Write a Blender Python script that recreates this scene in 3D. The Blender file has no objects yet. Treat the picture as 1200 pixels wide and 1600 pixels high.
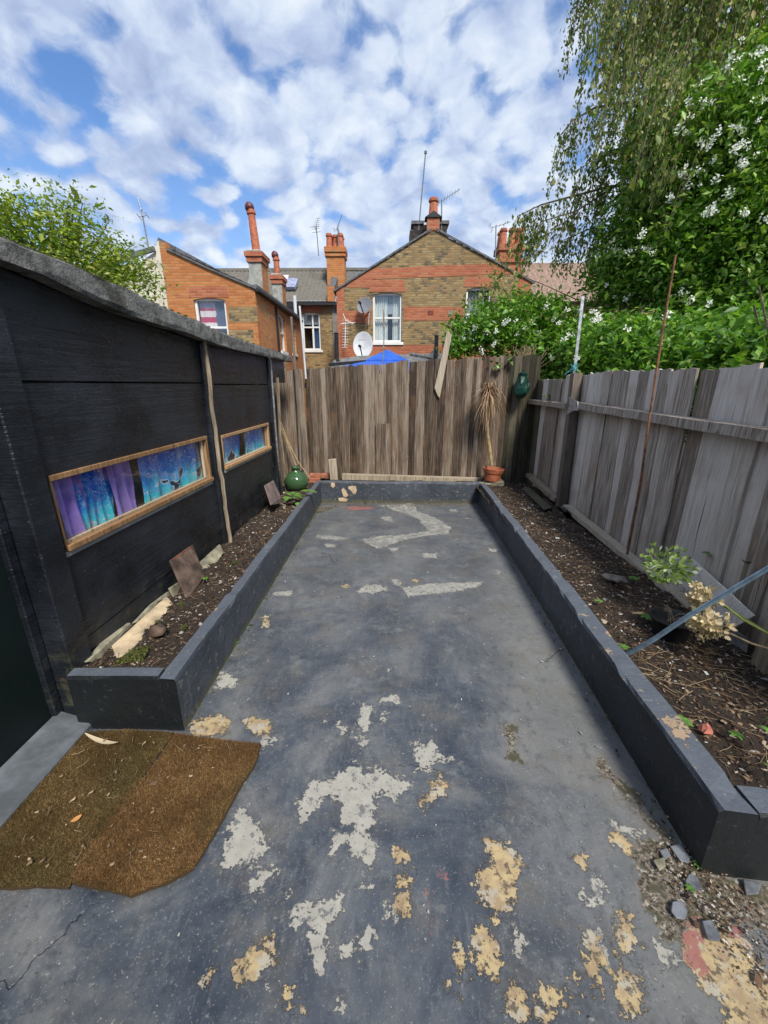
import bpy, bmesh, math, random
import numpy as np
from mathutils import Vector, Matrix
from mathutils.geometry import tessellate_polygon
random.seed(7); rng = np.random.default_rng(11)
SC = bpy.context.scene
COL = SC.collection
# ---------------------------------------------------------------- camera
EYE = Vector((0, 0, 1.6)); FPX = 632.0
PITCH = math.radians(17.5); YAW = math.radians(1.04)
FW = Vector((-math.sin(YAW)*math.cos(PITCH), math.cos(YAW)*math.cos(PITCH), -math.sin(PITCH)))
RT = Vector((math.cos(YAW), math.sin(YAW), 0)); UP = RT.cross(FW)
cd = bpy.data.cameras.new('camera'); cam = bpy.data.objects.new('camera', cd); COL.objects.link(cam)
cam.matrix_world = Matrix(((RT.x, UP.x, -FW.x, EYE.x), (RT.y, UP.y, -FW.y, EYE.y), (RT.z, UP.z, -FW.z, EYE.z), (0, 0, 0, 1)))
cd.sensor_fit = 'VERTICAL'; cd.sensor_height = 24; cd.lens = FPX/1600*24; cd.clip_start = .05; cd.clip_end = 2000
SC.camera = cam
# ---------------------------------------------------------------- sky, sun, exposure
SUN_EL, SUN_AZ = math.radians(50), math.radians(158)      # azimuth clockwise from +Y: from the right, slightly behind
W = bpy.data.worlds.new('World'); SC.world = W; W.use_nodes = True
SC.view_settings.view_transform = 'Standard'; SC.view_settings.look = 'None'
SC.view_settings.exposure = 0.85; SC.view_settings.gamma = 1; SC.view_settings.use_curve_mapping = False
sl = bpy.data.lights.new('sun', 'SUN'); sl.energy = 2.6; sl.angle = math.radians(13); sl.color = (1, .95, .87)
so = bpy.data.objects.new('sun', sl); COL.objects.link(so)
sd = Vector((math.sin(SUN_AZ)*math.cos(SUN_EL), math.cos(SUN_AZ)*math.cos(SUN_EL), math.sin(SUN_EL)))
so.rotation_euler = sd.to_track_quat('Z', 'Y').to_euler()

class NT:
    """small node-graph helper"""
    def __init__(s, tree): s.t = tree; s.l = tree.links
    def n(s, ty, **kw):
        nd = s.t.nodes.new(ty)
        for k, v in kw.items(): setattr(nd, k, v)
        return nd
    def put(s, sock, v):
        if hasattr(v, 'is_linked'): s.l.new(v, sock)
        elif v is not None:
            if hasattr(sock, 'default_value') and hasattr(sock.default_value, '__len__') and not hasattr(v, '__len__'): v = [v]*len(sock.default_value)
            if hasattr(v, '__len__') and len(v) == 3 and len(sock.default_value) == 4: v = (*v, 1)
            sock.default_value = v
    def m(s, op, a, b=None, c=None, clamp=False):
        nd = s.n('ShaderNodeMath', operation=op, use_clamp=clamp); s.put(nd.inputs[0], a)
        if b is not None: s.put(nd.inputs[1], b)
        if c is not None: s.put(nd.inputs[2], c)
        return nd.outputs[0]
    def vm(s, op, a, b=None):
        nd = s.n('ShaderNodeVectorMath', operation=op); s.put(nd.inputs[0], a)
        if b is not None: s.put(nd.inputs[1], b)
        return nd.outputs[0]
    def obj(s): return s.n('ShaderNodeTexCoord').outputs['Object']
    def rand(s): return s.n('ShaderNodeObjectInfo').outputs['Random']
    def isl(s): return s.n('ShaderNodeNewGeometry').outputs['Random Per Island']
    def noise(s, vec, scale=5, detail=4, rough=.55, dist=0, w=None, col=False):
        nd = s.n('ShaderNodeTexNoise'); 
        if w is not None: nd.noise_dimensions = '4D'; s.put(nd.inputs['W'], w)
        s.put(nd.inputs['Vector'], vec); nd.inputs['Scale'].default_value = scale
        nd.inputs['Detail'].default_value = detail; nd.inputs['Roughness'].default_value = rough; nd.inputs['Distortion'].default_value = dist
        return nd.outputs['Color' if col else 'Fac']
    def vor(s, vec, scale=5, feat='F1', out='Distance', rnd=1):
        nd = s.n('ShaderNodeTexVoronoi', feature=feat); s.put(nd.inputs['Vector'], vec)
        nd.inputs['Scale'].default_value = scale; nd.inputs['Randomness'].default_value = rnd
        return nd.outputs[out]
    def ramp(s, fac, stops, interp='LINEAR'):
        nd = s.n('ShaderNodeValToRGB'); s.put(nd.inputs[0], fac); cr = nd.color_ramp; cr.interpolation = interp
        while len(cr.elements) < len(stops): cr.elements.new(.5)
        for e, (p, c) in zip(cr.elements, stops):
            e.position = p; e.color = (c, c, c, 1) if not hasattr(c, '__len__') else (*c, 1)
        return nd.outputs[0]
    def mr(s, v, a, b, c=0, d=1, smooth=True):
        nd = s.n('ShaderNodeMapRange', interpolation_type='SMOOTHSTEP' if smooth else 'LINEAR'); s.put(nd.inputs[0], v)
        for i, q in enumerate((a, b, c, d)): s.put(nd.inputs[i+1], q)
        return nd.outputs[0]
    def mix(s, f, a, b, mode='MIX'):
        nd = s.n('ShaderNodeMix', data_type='RGBA', blend_type=mode); s.put(nd.inputs[0], f); s.put(nd.inputs[6], a); s.put(nd.inputs[7], b)
        return nd.outputs[2]
    def map(s, vec, scale=(1, 1, 1), rot=(0, 0, 0), loc=(0, 0, 0)):
        nd = s.n('ShaderNodeMapping'); s.put(nd.inputs[0], vec); nd.inputs[1].default_value = loc; nd.inputs[2].default_value = rot; nd.inputs[3].default_value = scale
        return nd.outputs[0]
    def bump(s, h, strength=.5, dist=.01, nrm=None):
        nd = s.n('ShaderNodeBump'); s.put(nd.inputs['Height'], h); nd.inputs['Strength'].default_value = strength; nd.inputs['Distance'].default_value = dist
        if nrm is not None: s.put(nd.inputs['Normal'], nrm)
        return nd.outputs[0]
    def xyz(s, v):
        nd = s.n('ShaderNodeSeparateXYZ'); s.put(nd.inputs[0], v); return nd.outputs
    def comb(s, x, y, z=0):
        nd = s.n('ShaderNodeCombineXYZ'); s.put(nd.inputs[0], x); s.put(nd.inputs[1], y); s.put(nd.inputs[2], z); return nd.outputs[0]
MATS = {}
def material(name, fn):
    if name in MATS: return MATS[name]
    m = bpy.data.materials.new(name); m.use_nodes = True; t = NT(m.node_tree); bs = m.node_tree.nodes['Principled BSDF']
    r = fn(t)
    for k, v in r.items():
        if k == 'surface': t.l.new(v, m.node_tree.nodes['Material Output'].inputs[0])
        else: t.put(bs.inputs[k], v)
    MATS[name] = m; return m
# world: Nishita sky with broken altocumulus as a projected cloud layer
t = NT(W.node_tree); bg = W.node_tree.nodes['Background']
sky = t.n('ShaderNodeTexSky', sky_type='NISHITA'); sky.sun_disc = False; sky.sun_elevation = SUN_EL; sky.sun_rotation = SUN_AZ
sky.air_density = 1.0; sky.dust_density = .4; sky.ozone_density = 2.2
d = t.n('ShaderNodeTexCoord').outputs['Generated']; x_, y_, z_ = t.xyz(d)
zz = t.m('ADD', t.m('MAXIMUM', z_, 0), .42)
cv = t.comb(t.m('DIVIDE', x_, zz), t.m('DIVIDE', y_, zz), 3.3)
cv = t.map(cv, rot=(0, 0, math.radians(20)), scale=(1.0, 1.0, 1))
warp = t.vm('ADD', cv, t.vm('MULTIPLY', t.noise(cv, 6, 4, .55, col=True), (.10, .10, 0)))
sv = t.n('ShaderNodeTexVoronoi', feature='SMOOTH_F1'); t.put(sv.inputs['Vector'], warp); sv.inputs['Scale'].default_value = 16; sv.inputs['Smoothness'].default_value = .9
puff = t.m('SUBTRACT', 1, sv.outputs['Distance']); big = t.noise(cv, 2.5, 3, .5); fine = t.noise(warp, 17, 6, .6); mid = t.noise(warp, 7.5, 4, .5)
dens = t.m('ADD', t.m('ADD', t.m('MULTIPLY', puff, .56), t.m('MULTIPLY', big, .38)), t.m('ADD', t.m('MULTIPLY', fine, .34), t.m('MULTIPLY', mid, .42)))
cover = t.mr(dens, .70, .89)
shade = t.m('ADD', t.m('MULTIPLY', t.noise(warp, 11, 5, .55), .6), t.m('MULTIPLY', t.noise(cv, 1.7, 3, .5), .4))
shade = t.m('SUBTRACT', shade, t.m('MULTIPLY', t.m('SUBTRACT', dens, .9), .25))
ccol = t.ramp(shade, [(.36, (4.9, 5.3, 5.75)), (.47, (3.85, 4.4, 5.3)), (.57, (2.75, 3.3, 4.55)), (.67, (2.1, 2.6, 3.8))])
blue = t.mix(1.0, sky.outputs[0], (.52, .78, 1.05), 'MULTIPLY')
hz = t.mr(z_, 0.0, .45, .5, .05)
blue = t.mix(hz, blue, (4.2, 4.9, 5.7))
t.l.new(t.mix(t.m('MULTIPLY', cover, .93), blue, ccol), bg.inputs[0]); bg.inputs[1].default_value = .1

# ---------------------------------------------------------------- survey helpers: photograph pixel -> point on a real plane
def ray(u, v): return FW + RT*((u-600)/FPX) - UP*((v-800)/FPX)
def G(u, v, z=0.): r = ray(u, v); return EYE + r*((z-EYE.z)/r.z)
def PY(u, v, Y): r = ray(u, v); return EYE + r*(Y/r.y)
def PX(u, v, X): r = ray(u, v); return EYE + r*(X/r.x)
SX0, SY0, SM = -1.56, 1.70, .037
def PS(u, v, off=0.):
    r = ray(u, v); return EYE + r*((SX0-SM*SY0+off)/(r.x-SM*r.y))
def SXY(Y, off=0.): return SX0+SM*(Y-SY0)+off
# ---------------------------------------------------------------- mesh helpers
def link(name, me, parent=None, mat=None):
    o = bpy.data.objects.new(name, me); COL.objects.link(o)
    if mat and me: me.materials.append(mat)
    if parent is not None:
        o.parent = parent; w = parent.location.copy()
        if parent.parent: w = Vector((0, 0, 0))
        o.location = -w if not parent.parent else Vector((0, 0, 0))
        if parent.type == 'MESH' : o.location = Vector((0, 0, 0))
    return o
def tag(o, label=None, cat=None, group=None, kind=None):
    if label: o['label'] = label
    if cat: o['category'] = cat
    if group: o['group'] = group
    if kind: o['kind'] = kind
    return o
def thing(name, loc, label, cat, group=None):
    o = bpy.data.objects.new(name, None); COL.objects.link(o); o.location = loc; o.empty_display_size = .1
    return tag(o, label, cat, group)
class MB:
    def __init__(s): s.v = []; s.f = []
    def add(s, vs, fs):
        b = len(s.v); s.v += [tuple(q) for q in vs]; s.f += [tuple(i+b for i in f) for f in fs]; return s
    def box(s, x0, x1, y0, y1, z0, z1):
        return s.add([(x0,y0,z0),(x1,y0,z0),(x1,y1,z0),(x0,y1,z0),(x0,y0,z1),(x1,y0,z1),(x1,y1,z1),(x0,y1,z1)],
                     [(0,3,2,1),(4,5,6,7),(0,1,5,4),(1,2,6,5),(2,3,7,6),(3,0,4,7)])
    def bar(s, a, b, w, h, up=(0, 0, 1)):
        a, b = Vector(a), Vector(b); dr = (b-a).normalized(); sd_ = dr.cross(Vector(up))
        if sd_.length < 1e-4: sd_ = dr.cross(Vector((0, 1, 0)))
        sd_.normalize(); u = sd_.cross(dr); q = []
        for p in (a, b):
            for i, j in ((-1,-1),(1,-1),(1,1),(-1,1)): q.append(p+sd_*(i*w/2)+u*(j*h/2))
        return s.add(q, [(0,1,2,3),(7,6,5,4),(0,4,5,1),(1,5,6,2),(2,6,7,3),(3,7,4,0)])
    def prism(s, pts, off):
        pts = [Vector(p) for p in pts]; off = Vector(off); n = len(pts)
        return s.add(pts+[p+off for p in pts], [tuple(range(n))[::-1], tuple(range(n, 2*n))]+[(i, (i+1) % n, n+(i+1) % n, n+i) for i in range(n)])
    def tube(s, pts, r, n=8, cap=True):
        pts = [Vector(p) for p in pts]; m_ = len(pts); rs = r if hasattr(r, '__len__') else [r]*m_; vs = []
        ref = None
        for i, p in enumerate(pts):
            dr = (pts[min(i+1, m_-1)]-pts[max(i-1, 0)]).normalized()
            if ref is None: ref = dr.orthogonal().normalized()
            ref = (ref-dr*ref.dot(dr)).normalized(); b = dr.cross(ref)
            for k in range(n):
                a = 2*math.pi*k/n; vs.append(p+(ref*math.cos(a)+b*math.sin(a))*rs[i])
        fs = [(i*n+k, i*n+(k+1) % n, (i+1)*n+(k+1) % n, (i+1)*n+k) for i in range(m_-1) for k in range(n)]
        if cap: fs += [tuple(range(n))[::-1], tuple((m_-1)*n+k for k in range(n))]
        return s.add(vs, fs)
    def lathe(s, prof, c, n=20, tilt=None):
        c = Vector(c); M = tilt or Matrix.Identity(3); vs = []
        for r, z in prof:
            for k in range(n):
                a = 2*math.pi*k/n; vs.append(c+M@Vector((r*math.cos(a), r*math.sin(a), z)))
        m_ = len(prof)
        return s.add(vs, [(i*n+k, i*n+(k+1) % n, (i+1)*n+(k+1) % n, (i+1)*n+k) for i in range(m_-1) for k in range(n)])
    def wall(s, outer, holes, depth, fn):
        """outer/holes 2D, fn(a,b,d)->3D; solid wall with real openings"""
        loops = [outer]+holes; flat = [p for l in loops for p in l]
        tris = tessellate_polygon([[Vector((p[0], p[1], 0)) for p in l] for l in loops]); n = len(flat)
        vs = [fn(p[0], p[1], 0) for p in flat]+[fn(p[0], p[1], depth) for p in flat]
        fs = [tuple(q) for q in tris]+[tuple(i+n for i in q)[::-1] for q in tris]; b = 0
        for l in loops:
            k = len(l); fs += [(b+i, b+(i+1) % k, n+b+(i+1) % k, n+b+i) for i in range(k)]; b += k
        return s.add(vs, fs)
    def build(s, name, mat, parent=None, smooth=False, bevel=0, jit=0, seg=1):
        if jit: s.v = [(a+random.gauss(0, jit), b+random.gauss(0, jit), c+random.gauss(0, jit)) for a, b, c in s.v]
        me = bpy.data.meshes.new(name); me.from_pydata(s.v, [], s.f)
        bm = bmesh.new(); bm.from_mesh(me); bmesh.ops.recalc_face_normals(bm, faces=bm.faces)
        if bevel: bmesh.ops.bevel(bm, geom=list(bm.edges), offset=bevel, segments=seg, affect='EDGES', clamp_overlap=True)
        bm.to_mesh(me); bm.free(); me.update()
        if smooth: me.polygons.foreach_set('use_smooth', [True]*len(me.polygons))
        return link(name, me, parent, mat)
def npmesh(name, V, Fc, mat, parent=None, smooth=False):
    V = np.asarray(V, np.float32); Fc = np.asarray(Fc, np.int32); me = bpy.data.meshes.new(name); k = Fc.shape[1]
    me.vertices.add(len(V)); me.vertices.foreach_set('co', V.ravel()); me.loops.add(Fc.size); me.loops.foreach_set('vertex_index', Fc.ravel())
    me.polygons.add(len(Fc)); me.polygons.foreach_set('loop_start', np.arange(0, Fc.size, k, dtype=np.int32)); me.polygons.foreach_set('loop_total', np.full(len(Fc), k, np.int32))
    me.update(calc_edges=True)
    if smooth: me.polygons.foreach_set('use_smooth', np.ones(len(Fc), bool))
    return link(name, me, parent, mat)
def vnoise(x, y, seed=0):
    x = np.asarray(x, float); y = np.asarray(y, float); xi = np.floor(x).astype(int); yi = np.floor(y).astype(int); fx = x-xi; fy = y-yi
    def h(a, b):
        q = np.sin(a*127.1+b*311.7+seed*74.7)*43758.5453; return q-np.floor(q)
    fx = fx*fx*(3-2*fx); fy = fy*fy*(3-2*fy)
    return (h(xi, yi)*(1-fx)+h(xi+1, yi)*fx)*(1-fy)+(h(xi, yi+1)*(1-fx)+h(xi+1, yi+1)*fx)*fy
def fbm(x, y, o=4, seed=0):
    r = 0; a = .5
    for i in range(o): r = r+a*vnoise(x*2**i, y*2**i, seed+i); a /= 2
    return r
# ---------------------------------------------------------------- materials
def M_simple(name, col, rough=.6, nsc=8, amp=.25, bump=.15, metal=0, bsc=60, spec=.4):
    def f(t):
        v = t.obj(); n = t.noise(v, nsc, 5)
        c = t.mix(t.mr(n, .3, .7), [q*(1-amp) for q in col], [min(1, q*(1+amp)) for q in col])
        return {'Base Color': c, 'Roughness': rough, 'Metallic': metal, 'Specular IOR Level': spec, 'Normal': t.bump(t.noise(v, bsc, 4), bump, .005)}
    return material(name, f)
def f_patio(t):
    v = t.obj(); at = t.n('ShaderNodeVertexColor', layer_name='wear'); sx = t.n('ShaderNodeSeparateColor'); t.l.new(at.outputs[0], sx.inputs[0])
    n1 = t.noise(v, 9, 6, .62); n2 = t.noise(v, 38, 5, .65); n3 = t.noise(v, 1.3, 4); n4 = t.noise(v, 140, 3)
    n5 = t.noise(v, 85, 4, .7); brk = t.m('ADD', t.m('ADD', t.m('MULTIPLY', t.m('SUBTRACT', n1, .5), .85), t.m('MULTIPLY', t.m('SUBTRACT', n2, .5), .95)), t.m('MULTIPLY', t.m('SUBTRACT', n5, .5), .55))
    def msk(ch, lo=.47, hi=.53, k=1): return t.mr(t.m('ADD', sx.outputs[ch], t.m('MULTIPLY', brk, k)), lo, hi)
    w_, t_, d_ = msk(0), msk(1), msk(2, .4, .62); ye = t.xyz(v)[1]; w_ = t.m('MULTIPLY', w_, t.m('SUBTRACT', 1, t.m('MULTIPLY', t.mr(ye, 2.2, 3.6), t.mr(t.noise(v, 8, 5, .7), .38, .6, .1, .62)))); r_ = t.mr(t.m('ADD', at.outputs[1], brk), .45, .56)
    # general paint: slate grey with dusty worn zones and streaks
    paint = t.ramp(t.noise(v, 2.2, 7, .66, .6), [(.34, (.024, .034, .052)), (.5, (.070, .082, .100)), (.66, (.165, .168, .168))])
    x, y, z = t.xyz(v)
    far = t.mr(y, 1.2, 3.4, 0, .55)
    paint = t.mix(t.m('MULTIPLY', far, t.mr(t.noise(v, 1.9, 5), .3, .7, .4, 1)), paint, (.155, .158, .155))
    side = t.m('MULTIPLY', t.mr(t.m('ADD', x, t.m('MULTIPLY', n3, .9)), .75, 1.4), t.mr(y, 4.2, 2.0))
    paint = t.mix(t.m('MULTIPLY', side, .6), paint, (.21, .205, .185))
    paint = t.mix(t.m('MULTIPLY', t.mr(t.noise(v, 3.4, 7, .7), .47, .70), .55), paint, (.15, .13, .10))
    sc_ = t.noise(v, 6.5, 8, .74); paint = t.mix(t.m('MULTIPLY', t.mr(sc_, .52, .68), .55), paint, (.20, .205, .20))
    stv = t.map(v, (30, 5, 1)); paint = t.mix(t.mr(t.noise(stv, 1.6, 5, .7), .52, .72, 0, .35), paint, (.19, .20, .205))
    paint = t.mix(t.mr(t.noise(v, 17, 7, .72), .5, .68, 0, .45), paint, (.035, .038, .045))
    paint = t.mix(t.mr(t.noise(v, 55, 4, .7), .60, .70, 0, .5), paint, (.24, .24, .23))
    paint = t.mix(t.mr(n4, .60, .72, 0, .5), paint, (.30, .30, .28))
    paint = t.mix(t.mr(t.noise(v, 90, 2), .66, .72, 0, .5), paint, (.02, .022, .025))
    fleck = t.m('MULTIPLY', t.mr(t.noise(v, 26, 5, .7), .645, .665), t.mr(t.noise(v, 1.7, 3), .44, .56)); fleck = t.m('MAXIMUM', fleck, t.m('MULTIPLY', t.mr(t.noise(v, 70, 3, .6), .68, .70), t.mr(t.noise(v, 2.6, 3), .45, .58)))
    w2 = t.m('MAXIMUM', w_, fleck)
    pits = t.mr(t.noise(v, 75, 4, .7), .60, .66)
    pits = t.m('MAXIMUM', pits, t.mr(t.noise(v, 21, 6, .75), .56, .60, 0, .85)); wc = t.mix(pits, t.mix(t.noise(v, 22, 4), (.25, .235, .20), (.46, .445, .39)), (.12, .125, .13))
    tc = t.mix(t.mr(t.noise(v, 16, 5, .7), .4, .6), (.47, .36, .19), (.33, .24, .14)); tc = t.mix(t.mr(t.noise(v, 12, 6, .7), .5, .6, 0, .8), tc, (.40, .375, .31)); tc = t.mix(t.mr(t.noise(v, 30, 6, .75), .53, .60), tc, (.13, .10, .065))
    dc = t.mix(t.mr(n5, .4, .62), (.035, .028, .018), (.20, .165, .12)); dc = t.mix(t.mr(t.noise(v, 60, 5, .75), .55, .62), dc, (.38, .36, .31)); dc = t.mix(t.mr(n1, .5, .62), dc, (.07, .065, .035))
    scuff = t.m('MULTIPLY', t.mr(t.m('ADD', sx.outputs[0], t.m('MULTIPLY', brk, 1.7)), .40, .62), .5); paint = t.mix(scuff, paint, (.27, .265, .245)); white_edge_shade = t.m('MULTIPLY', t.mr(t.m('ADD', sx.outputs[0], brk), .40, .47), .45); paint = t.mix(white_edge_shade, paint, (.04, .043, .048)); c = t.mix(w2, paint, wc)  # dark line round white patches: flake-edge shadow put into the colour
    tan_edge_shade = t.m('MULTIPLY', t.mr(t.m('ADD', sx.outputs[1], t.m('MULTIPLY', brk, 1.0)), .36, .5), .4); c = t.mix(tan_edge_shade, c, (.03, .028, .025))  # shadow line along the tan patch edges, painted into the colour
    c = t.mix(t_, c, tc); c = t.mix(d_, c, dc); c = t.mix(t.m('MULTIPLY', r_, .9), c, (.30, .12, .10))
    dv = t.vm('ADD', v, t.vm('MULTIPLY', t.noise(v, 3, 5, .6, col=True), (.5, .5, 0)))
    crack = t.m('MULTIPLY', t.mr(t.vor(dv, 1.1, 'DISTANCE_TO_EDGE'), .0, .006, 1, 0), t.mr(t.noise(v, 1.1, 2), .55, .62))
    c = t.mix(t.m('MULTIPLY', crack, .6), c, (.015, .014, .013))
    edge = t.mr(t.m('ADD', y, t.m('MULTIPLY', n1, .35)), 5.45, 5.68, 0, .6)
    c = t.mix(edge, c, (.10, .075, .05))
    hgt = t.m('SUBTRACT', t.m('SUBTRACT', t.m('SUBTRACT', t.m('MULTIPLY', n2, .22), t.m('MULTIPLY', w2, .6)), t.m('MULTIPLY', t_, 1.2)), crack)
    nrm = t.bump(hgt, .7, .006, t.bump(t.noise(v, 240, 3), .25, .0015))
    rough = t.mix(t.m('MAXIMUM', w2, t_), t.mr(t.noise(v, 4, 5), .3, .7, .38, .62), .85)
    return {'Base Color': c, 'Roughness': rough, 'Normal': nrm, 'Specular IOR Level': .45}
MATS['patio'] = material('painted_concrete_floor', f_patio)
def f_plant(t):
    v = t.obj(); at = t.n('ShaderNodeNewGeometry').outputs['Normal']; nz = t.xyz(at)[2]; x, y, z = t.xyz(v)
    c = t.ramp(t.noise(v, 3, 6, .6), [(.3, (.035, .043, .055)), (.55, (.055, .066, .084)), (.75, (.085, .098, .118))])
    c = t.mix(t.mr(t.noise(v, 35, 5, .7), .60, .72, 0, .5), c, (.17, .18, .19))
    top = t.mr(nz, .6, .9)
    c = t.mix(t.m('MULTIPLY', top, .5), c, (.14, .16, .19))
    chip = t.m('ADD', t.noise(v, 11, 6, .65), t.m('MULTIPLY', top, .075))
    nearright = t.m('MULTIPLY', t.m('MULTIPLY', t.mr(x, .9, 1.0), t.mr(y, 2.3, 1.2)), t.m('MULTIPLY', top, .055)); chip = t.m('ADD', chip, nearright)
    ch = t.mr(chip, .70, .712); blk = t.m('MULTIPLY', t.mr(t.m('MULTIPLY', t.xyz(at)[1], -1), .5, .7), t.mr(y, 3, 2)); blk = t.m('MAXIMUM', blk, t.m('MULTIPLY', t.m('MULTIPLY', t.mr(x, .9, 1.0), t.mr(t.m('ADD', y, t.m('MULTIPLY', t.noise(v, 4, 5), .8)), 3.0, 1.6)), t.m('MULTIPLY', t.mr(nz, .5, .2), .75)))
    c = t.mix(ch, c, t.mix(t.noise(v, 30, 3), (.42, .27, .15), (.30, .25, .18)))
    mossy = t.m('MULTIPLY', t.mr(t.m('ADD', z, t.m('MULTIPLY', t.noise(v, 7, 5, .7), .10)), .115, .055), .8)
    c = t.mix(mossy, c, (.095, .092, .045))
    c = t.mix(t.m('MULTIPLY', t.mr(t.noise(t.map(v, (9, 9, 3)), 2.2, 6, .75), .56, .68), .4), c, (.15, .155, .155)); c = t.mix(t.mr(t.noise(v, 22, 6, .75), .585, .64, 0, .65), c, (.28, .25, .21)); dust = t.mr(t.noise(v, 5, 5, .7), .58, .75, 0, .3); c = t.mix(dust, c, (.16, .15, .13))
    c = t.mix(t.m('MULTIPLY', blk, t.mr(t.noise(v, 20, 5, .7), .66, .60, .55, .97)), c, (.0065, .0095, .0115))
    h = t.m('SUBTRACT', t.m('MULTIPLY', t.noise(v, 14, 5), .6), t.m('MULTIPLY', ch, .25))
    return {'Base Color': c, 'Roughness': .58, 'Normal': t.bump(h, .9, .02, t.bump(t.noise(v, 90, 5, .7), .6, .004))}
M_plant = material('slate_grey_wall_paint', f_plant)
def f_black(t):
    v = t.obj(); x, y, z = t.xyz(v)
    c = t.ramp(t.noise(v, 3, 6, .6), [(.35, (.007, .009, .013)), (.65, (.024, .029, .038))])
    c = t.mix(t.mr(t.noise(v, 60, 3, .6), .70, .73, 0, .6), c, (.22, .22, .21))
    c = t.mix(t.m('MULTIPLY', t.mr(t.noise(v, 9, 5, .7), .5, .7), t.mr(z, .55, .15, 0, .8)), c, (.085, .09, .055))
    st = t.map(v, (14, 3, 28)); n = t.m('ADD', t.noise(st, 1.3, 6, .65), t.m('MULTIPLY', t.noise(v, 55, 4, .6), .8))
    dr = t.noise(t.map(v, (2, 1.2, 8)), 1, 6, .6)
    rd = t.noise(t.map(v, (1, .5, 12)), 1.6, 6, .7); nm = t.bump(rd, .45, .02, t.bump(dr, .3, .02, t.bump(n, .6, .006)))
    return {'Base Color': c, 'Roughness': t.mr(t.noise(v, 3, 5, .7), .35, .65, .24, .42), 'Normal': nm, 'Specular IOR Level': .5}
M_black = material('black_gloss_masonry_paint', f_black)
def f_dgreen(t):
    v = t.obj(); c = t.mix(t.noise(v, 2, 5), (.004, .009, .009), (.010, .018, .017))
    return {'Base Color': c, 'Roughness': .5, 'Normal': t.bump(t.noise(v, 25, 5), .3, .004), 'Specular IOR Level': .3}
M_dgreen = material('dark_green_door_paint', f_dgreen)
def f_cement(t):
    v = t.obj(); n = t.noise(v, 14, 7, .7); n2 = t.noise(v, 70, 4, .7)
    c = t.ramp(n, [(.3, (.07, .07, .065)), (.5, (.20, .20, .185)), (.7, (.34, .335, .31))])
    c = t.mix(t.mr(t.noise(v, 5, 6, .75), .52, .64, 0, .8), c, (.035, .035, .022)); c = t.mix(t.mr(n2, .6, .7), c, (.06, .06, .055))
    return {'Base Color': c, 'Roughness': .92, 'Normal': t.bump(t.m('ADD', n, t.m('MULTIPLY', n2, .5)), 1, .03)}
M_cement = material('weathered_cement_roof', f_cement)
def wood(name, dark, mid, light, red=None, green=0, rough=.85, sc=1, knots=True):
    def f(t):
        v = t.obj(); r = t.rand(); w = t.m('MULTIPLY', r, 40)
        gv = t.map(v, (1, 1, .055)); gr = t.noise(gv, 62*sc, 6, .65, .5, w=w); gf = t.noise(t.map(v, (1, 1, .02)), 160*sc, 3, .6, w=w); bl = t.noise(t.map(v, (1, 1, .35)), 3.5, 4, .6, w=w)
        f_ = t.m('ADD', t.m('MULTIPLY', gr, .50), t.m('ADD', t.m('MULTIPLY', bl, .2), t.m('MULTIPLY', gf, .30)))
        f_ = t.m('ADD', f_, t.mr(r, 0, 1, -.115, .105, smooth=False))
        c = t.ramp(f_, [(.37, dark), (.5, mid), (.62, light)])
        if red: c = t.mix(t.mr(t.noise(v, 2, 4, .6, w=w), .52, .7, 0, .5), c, red)
        z = t.xyz(v)[2]
        if green: c = t.mix(t.m('MULTIPLY', t.mr(t.noise(v, 4, 5, .7, w=w), .45, .7), green), c, (.055, .065, .025))
        ck = t.mr(t.noise(t.map(v, (1, 1, .018)), 60*sc, 2, .5, w=t.m('ADD', w, 9)), .665, .70); c = t.mix(t.m('MULTIPLY', ck, .8), c, [q*.25 for q in dark])
        if knots:
            kv = t.vor(t.map(v, (1, 1, .55)), 3.3); kn = t.mr(kv, .035, .075, 1, 0); c = t.mix(t.m('MULTIPLY', kn, .7), c, [q*.45 for q in dark])
        return {'Base Color': c, 'Roughness': rough, 'Normal': t.bump(t.m('SUBTRACT', t.m('ADD', gr, t.m('MULTIPLY', gf, .5)), t.m('MULTIPLY', ck, 1.2)), .7, .006), 'Specular IOR Level': .25}
    return material(name, f)
M_wback = wood('weathered_brown_fence_wood', (.045, .031, .022), (.165, .122, .088), (.35, .285, .22), red=(.24, .13, .065))
M_wback2 = wood('damp_green_fence_wood', (.03, .026, .018), (.085, .075, .05), (.16, .14, .10), green=.6)
M_wright = wood('silver_grey_fence_wood', (.22, .175, .135), (.52, .45, .38), (.70, .64, .57), red=(.38, .26, .18))
M_wpost = wood('brown_fence_post_wood', (.07, .058, .045), (.145, .12, .095), (.24, .20, .165))
M_wpale = wood('pale_sawn_timber', (.24, .18, .11), (.42, .33, .21), (.56, .46, .32), knots=False)
M_wbatten = wood('old_batten_wood', (.13, .10, .07), (.33, .27, .19), (.50, .43, .33), knots=False)
M_wframe = wood('varnished_window_wood', (.22, .12, .055), (.40, .23, .11), (.56, .36, .19), rough=.5, knots=False)
M_cane = M_simple('bamboo_cane', (.42, .30, .15), .5, 20, .3)
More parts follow.
